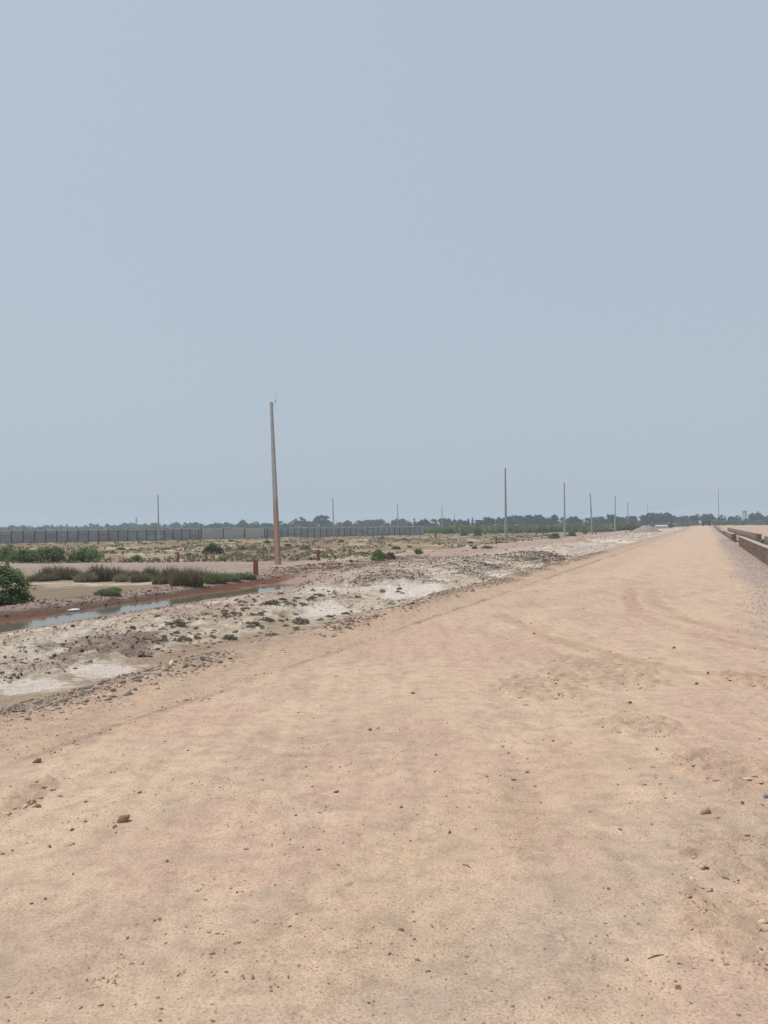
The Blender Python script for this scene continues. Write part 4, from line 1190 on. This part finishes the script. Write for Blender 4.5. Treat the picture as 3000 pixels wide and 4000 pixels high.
# the near stretch, laid brick by brick
NT0, NT1, NH, NTH = 20.0, 58.3, 8, .23
nw = road_empty('brick_wall', 2.12, NT0)
L = NT1 - NT0
MB().box((L / 2, 0, NH * .04 - .14), (L, NTH - .022, NH * .08 + .28)).build('mortar_bed', M_BED, nw)
brick_me = []
for k in range(5):
    mb = MB().box((0, 0, 0), (.228 - .004 * k, .112, .070 - .001 * k))
    me_ = mb.mesh('brick', bevel=.006); me_.materials.append(M_BRICKS[k % 4]); brick_me.append(me_)
half_me = MB().box((0, 0, 0), (.108, .112, .07)).mesh('brick', bevel=.006); half_me.materials.append(M_BRICKS[1])
xs0 = 24.6 - NT0            # where the wall comes into the picture
made, far_bm = 0, MB()
far_cols = []
for i in range(int(L / .24)):
    for j in range(NH):
        x = .12 + i * .24 + (.12 if j % 2 else 0)
        if x + .12 > L: continue
        for side in (1, -1):
            jit = random.gauss(0, .004)
            if side == 1 and xs0 - .6 <= x <= xs0 + 8.3 and made < 290:
                obj('brick', random.choice(brick_me), None, nw, (x, side * (NTH / 2 - .056) + jit, .04 + j * .08), (random.gauss(0, .01), random.gauss(0, .008), random.gauss(0, .012))); made += 1
            else:
                far_bm.box((x, side * (NTH / 2 - .056) + jit, .04 + j * .08), (.226, .112, .069), random.gauss(0, .012))
fb = far_bm.build('remaining_bricks', M_BRICKS[0], nw)
for mm_ in M_BRICKS[1:]: fb.data.materials.append(mm_)
mi = np.repeat(np.random.default_rng(3).integers(0, 4, len(fb.data.polygons) // 6), 6).astype(np.int32)
fb.data.polygons.foreach_set('material_index', mi)
fb['kind'] = 'stuff'
for k, (xa, sg) in enumerate(((0.0, 1), (L, -1))):
    for j in range(NH):
        if (j % 2 == 0) == (k == 1) or True:
            obj('end_brick', half_me, None, nw, (xa - sg * .02, 0, .04 + j * .08), (0, 0, math.pi / 2))
cap_strip(L, NTH, NH * .08 + .012, NT0, nw, 5)
tag(nw, 'nearest low brick wall with a pale mortar top beside the gravel strip', 'wall')

brick_wall_far('brick_wall', 2.16, 73.2, 108, .6, 'low brick wall past the gap, square pier at its near end')
brick_wall_far('brick_wall', 2.2, 111.5, 150, .5, 'further low brick wall in line, its mortar top broken', cap=True)
brick_wall_far('brick_wall', 2.2, 151.5, 290, .5, 'last long low brick wall running towards the tractor', cap=False, pier=False)
brick_wall_far('brick_wall', 4.0, 71.0, 172, .62, 'inner brick wall parallel to the road, pier facing the gap', cap=False)
brick_wall_far('brick_wall', 3.95, 48.0, 62.4, .58, 'near inner brick wall stub beside the dark pipe mouth', cap=False, pier=False)
x, y = to_xy(3.9, 64.2)
dp = empty('drain_pipe', (x, y, ztop(x, y) + .16), RZ_ROAD)
MB().tube([(-.35, 0, 0), (.9, 0, 0)], .2, 14).build('pipe_shell', M_STEEL, dp, smooth=True)
MB().tube([(-.37, 0, 0), (-.30, 0, 0)], .23, 14).build('rim', M_STEEL, dp)
tag(dp, 'dark round pipe mouth at the end of the inner brick wall', 'pipe')

# ------------------------------------------------------------------ heaps, white pipe, litter
def heap(px, Y, wpx, y0, y1, label, col, seed, skew=.15):
    x, y, z = at_depth(px, Y)
    a = wpx / 6000 * Y; h = z_at(px, y0, Y) - z
    nr, na = 14, 40
    V = []
    for i in range(nr + 1):
        for k in range(na):
            an = 2 * math.pi * k / na; r = i / nr * 1.15
            V.append((math.cos(an) * r, math.sin(an) * r, 0))
    V = np.array(V)
    r = np.hypot(V[:, 0], V[:, 1]); r2 = np.hypot(V[:, 0] - skew * (1 - r), V[:, 1])
    zz = h * np.clip(1 - r2 ** 1.25, -.3, 1) * (1 + .25 * fbm(V[:, 0] * 2.2, V[:, 1] * 2.2, seed, 3)) + .12 * h * fbm(V[:, 0] * 6, V[:, 1] * 6, seed + 4, 3)
    V = np.stack([V[:, 0] * a * 1.1, V[:, 1] * a * .9, np.maximum(zz, -.25)], -1)
    F = [(i * na + k, i * na + (k + 1) % na, (i + 1) * na + (k + 1) % na, (i + 1) * na + k) for i in range(nr) for k in range(na)]
    cc = np.array(col) * (1 + .25 * fbm(V[:, 0] * 2, V[:, 1] * 2, seed + 9, 4))[:, None]
    o = obj('soil_heap', mesh_np('soil_heap', V, np.array(F), cc, True), M_GROUND, None, (x, y, z - .02))
    tag(o, label, 'heap')
heap(2520, 172, 118, 2050, 2085, 'large mauve-grey heap of soil and stone behind the dark slim pole', lin(166, 154, 148), 201)
heap(2240, 92, 110, 2094, 2120, 'low pinkish soil heap on the path by the upright poles', lin(190, 168, 154), 202)

heap(2590, 246, 90, 2065, 2075, 'low soil heap carrying the white concrete pipe', lin(176, 162, 146), 203)
x, y, z = at_depth(2583, 245)
pp = empty('concrete_pipe', (x, y, z), math.radians(2))
L_ = 49 / 3000 * 245; R_ = .53
zc = z_at(2583, 2057, 245) - z
prof = MB()
ring_o = []
for xx, r in ((-L_ / 2, R_), (L_ / 2, R_), (L_ / 2, R_ - .08), (-L_ / 2, R_ - .08)):
    ring_o.append([prof.bm.verts.new((xx, math.cos(2 * math.pi * k / 28) * r, math.sin(2 * math.pi * k / 28) * r + zc)) for k in range(28)])
for q in range(4):
    for k in range(28): prof.bm.faces.new((ring_o[q][k], ring_o[q][(k + 1) % 28], ring_o[(q + 1) % 4][(k + 1) % 28], ring_o[(q + 1) % 4][k]))
prof.build('pipe_barrel', M_PIPE, pp, smooth=False)
tag(pp, 'white concrete pipe lying on a soil heap at the road edge', 'pipe')

def slab(px, py, wpx, dpx, th, label, seed):
    x, y, z = hit(px, py)
    a = wpx / 6000 * y
    rr = random.Random(seed); bm = bmesh.new()
    nk = 14; b_, t_2 = [], []
    for k in range(nk):
        an = 2 * math.pi * k / nk; q = 1 + rr.uniform(-.15, .12)
        xx, yy = math.copysign(abs(math.cos(an)) ** .7, math.cos(an)) * a * q, math.sin(an) * a * .75 * q
        b_.append(bm.verts.new((xx, yy, 0))); t_2.append(bm.verts.new((xx * .97, yy * .97, th)))
    bm.faces.new(t_2); bm.faces.new(b_[::-1])
    for k in range(nk): bm.faces.new((b_[k], b_[(k + 1) % nk], t_2[(k + 1) % nk], t_2[k]))
    me = bpy.data.meshes.new('white_slab'); bm.to_mesh(me); bm.free()
    o = obj('white_slab', me, M_WHITE, None, (x, y, max(z, -.815) + .005), (math.radians(3), 0, rr.uniform(-.3, .3)))
    tag(o, label, 'slab')
slab(286, 2384, 56, 9, .022, 'flat white slab lying at the rusty edge of the drain water', 4)
slab(1530, 2206, 26, 6, .03, 'flat white scrap lying on the mauve path', 6)

# darker stones sitting on the verge
for k, (px, py, wpx, lab) in enumerate(((520, 2456, 28, 'dark brown boulder on the verge, the upper one of two side by side'), (505, 2470, 26, 'dark brown boulder on the verge, the lower one of two side by side'),
                                        (150, 2348, 12, 'small black lump on the bare grey flat past the drain'), (1610, 2360, 20, 'dark notched clod beside the salt patch near the road'))):
    x, y, z = hit(px, py)
    V, F = ROCKS1[k % 6]
    s = wpx / 6000 * y * 1.1
    o = obj('boulder', mesh_np('boulder', V * s, F, np.repeat(lin(*((112, 96, 88) if k != 2 else (50, 45, 42)))[None], len(V), 0)), M_ROCK, None, (x, y, z + s * .25), (.1, .1, k))
    tag(o, lab, 'boulder')

# ------------------------------------------------------------------ tractor at the end of the road, seen from behind
def tractor():
    Yt = 292.0
    x, y, _ = at_depth(2759, Yt); z = z_at(2759, 2055, Yt)
    z = ztop(x, y)
    e = empty('tractor', (x, y, z), -TH); e.scale = (1.25, 1.25, 1.25)                   # local +y drives away along the road
    mt = plain_mat('tractor_tyre', (.03, .03, .032), .3, 20); mr = plain_mat('tractor_red', (.12, .045, .04), .3, 8, .5); mg = plain_mat('tractor_grey', (.065, .055, .055), .3, 8, .6)
    ms = plain_mat('tractor_seat', (.05, .045, .045), .3, 8)
    MB().box((0, 1.5, 1.12), (.62, 1.7, .62), taper=.88).build('hood', mr, e, bevel=.04)
    MB().box((0, .3, .8), (.55, 2.3, .45)).build('chassis', mg, e, bevel=.03)
    MB().box((0, -.3, 1.0), (1.25, .5, .85)).build('rear_housing', mg, e, bevel=.04)
    MB().box((0, -.95, .55), (.1, .9, .08)).box((0, -1.0, .62), (.9, .08, .1)).build('drawbar', mg, e)
    for sx in (-1, 1):
        wtag = obj('rear_wheel', MB().lathe([(.55, -.2), (.72, -.22), (.8, -.12), (.8, .12), (.72, .22), (.55, .2)], 22, Matrix.Rotation(math.pi / 2, 4, 'Y')).mesh('rear_wheel'), mt, e, (sx * .95, 0, .78))
        obj('rim', MB().lathe([(.1, -.14), (.54, -.1), (.54, .1), (.1, .14)], 18, Matrix.Rotation(math.pi / 2, 4, 'Y')).mesh('rim'), mg, wtag)
        fw = obj('front_wheel', MB().lathe([(.25, -.1), (.4, -.1), (.42, 0), (.4, .1), (.25, .1)], 18, Matrix.Rotation(math.pi / 2, 4, 'Y')).mesh('front_wheel'), mt, e, (sx * .7, 2.1, .41))
        obj('rim', MB().lathe([(.08, -.07), (.24, -.05), (.24, .05), (.08, .07)], 14, Matrix.Rotation(math.pi / 2, 4, 'Y')).mesh('rim'), mg, fw)
        fd = MB()
        for k in range(7):
            an = math.radians(20 + 22 * k)
            fd.box((sx * .93, math.cos(an) * .9, .78 + math.sin(an) * .9), (.48, .38, .05), M=None)
        fd.build('fender', mr, e)
    MB().box((0, -.1, 1.3), (.46, .42, .1)).box((0, -.32, 1.55), (.46, .08, .45)).build('seat', ms, e, bevel=.03)
    MB().tube([(0, .55, 1.2), (0, .42, 1.62)], .03, 8).lathe([(.2, 1.6), (.22, 1.62), (.2, 1.64)], 16, Matrix.Translation((0, .42, 0))).build('steering_wheel', ms, e)
    MB().tube([(.2, 1.3, 1.4), (.2, 1.3, 2.15)], .045, 10).build('exhaust_pipe', ms, e)
    MB().tube([(-.6, -.3, 1.1), (-.6, -.3, 2.05), (.6, -.3, 2.05), (.6, -.3, 1.1)], .04, 8).build('roll_bar', mg, e)
    tag(e, 'small dark tractor seen from behind at the far end of the road', 'tractor')
tractor()

# ------------------------------------------------------------------ far towers
def water_tower():
    Y = 780.0
    x, y, z = at_depth(2910, Y); zt = z_at(2910, 1994, Y) - z
    m_ = plain_mat('tower_concrete', (.30, .30, .29), .2, 1)
    e = empty('water_tower', (x, y, z))
    for sx in (-1, 1):
        for sy in (-1, 1): MB().box((sx * 1.35, sy * 1.35, zt * .5 - .8), (.6, .6, zt - 1.4)).build('leg', m_, e)
    for q in (.35, .62): MB().box((0, 0, zt * q), (3.0, 3.0, .35)).build('brace_ring', m_, e)
    MB().lathe([(1.3, zt - 2.6), (2.3, zt - 1.6), (2.35, zt - .25), (1.2, zt)], 20).build('tank', m_, e)
    tag(e, 'hazy water tower with a tank on legs above the trees', 'water tower')
    x, y, z = at_depth(2961, 760); zt = z_at(2961, 1995, 760) - z
    e = empty('water_tower', (x, y, z))
    MB().tube([(0, 0, 0), (0, 0, zt - 1.3)], [.55, .4], 12).build('column', m_, e)
    MB().lathe([(.4, zt - 1.6), (1.3, zt - 1.0), (1.3, zt - .3), (.5, zt)], 18).build('tank', m_, e)
    tag(e, 'slim hazy mushroom-shaped tower behind the dome-shaped tree', 'water tower')
water_tower()
def lattice():
    Y = 830.0
    x, y, z = at_depth(533, Y); H_ = z_at(533, 2019, Y) - z
    e = empty('pylon', (x, y, z))
    def hw(q): return 1.3 - .95 * q
    cs = [(-1, -1), (1, -1), (1, 1), (-1, 1)]
    for a_, b_ in cs: MB().tube([(a_ * hw(0), b_ * hw(0), 0), (a_ * hw(1), b_ * hw(1), H_)], .11, 5).build('leg', M_STEEL, e)
    for lv in range(6):
        q0, q1 = lv / 6, (lv + 1) / 6; mb = MB()
        for k in range(4):
            a_, b_ = cs[k], cs[(k + 1) % 4]
            mb.tube([(a_[0] * hw(q0), a_[1] * hw(q0), H_ * q0), (b_[0] * hw(q1), b_[1] * hw(q1), H_ * q1)], .07, 4)
            mb.tube([(b_[0] * hw(q0), b_[1] * hw(q0), H_ * q0), (a_[0] * hw(q1), a_[1] * hw(q1), H_ * q1)], .07, 4)
        mb.build('bracing', M_STEEL, e)
    MB().box((0, 0, H_ - 1.4), (5, .2, .2)).build('cross_arm', M_STEEL, e)
    tag(e, 'faint lattice pylon rising from the hazy trees behind the grey wall', 'pylon')
lattice()

# ------------------------------------------------------------------ haze
m = bpy.data.materials.new('dry_haze'); m.use_nodes = True
n, l = m.node_tree.nodes, m.node_tree.links
n.remove(n['Principled BSDF'])
pv = n.new('ShaderNodeVolumePrincipled')
pv.inputs['Color'].default_value = (.72, .86, 1.0, 1)
pv.inputs['Density'].default_value = .00058
pv.inputs['Anisotropy'].default_value = .15
l.new(pv.outputs[0], n['Material Output'].inputs['Volume'])
hz = MB().box((0, 0, 9.0), (2740, 2740, 23)).build('haze', m)
tag(hz, 'thin pale dust haze filling the air over the plain', 'haze', kind='stuff')
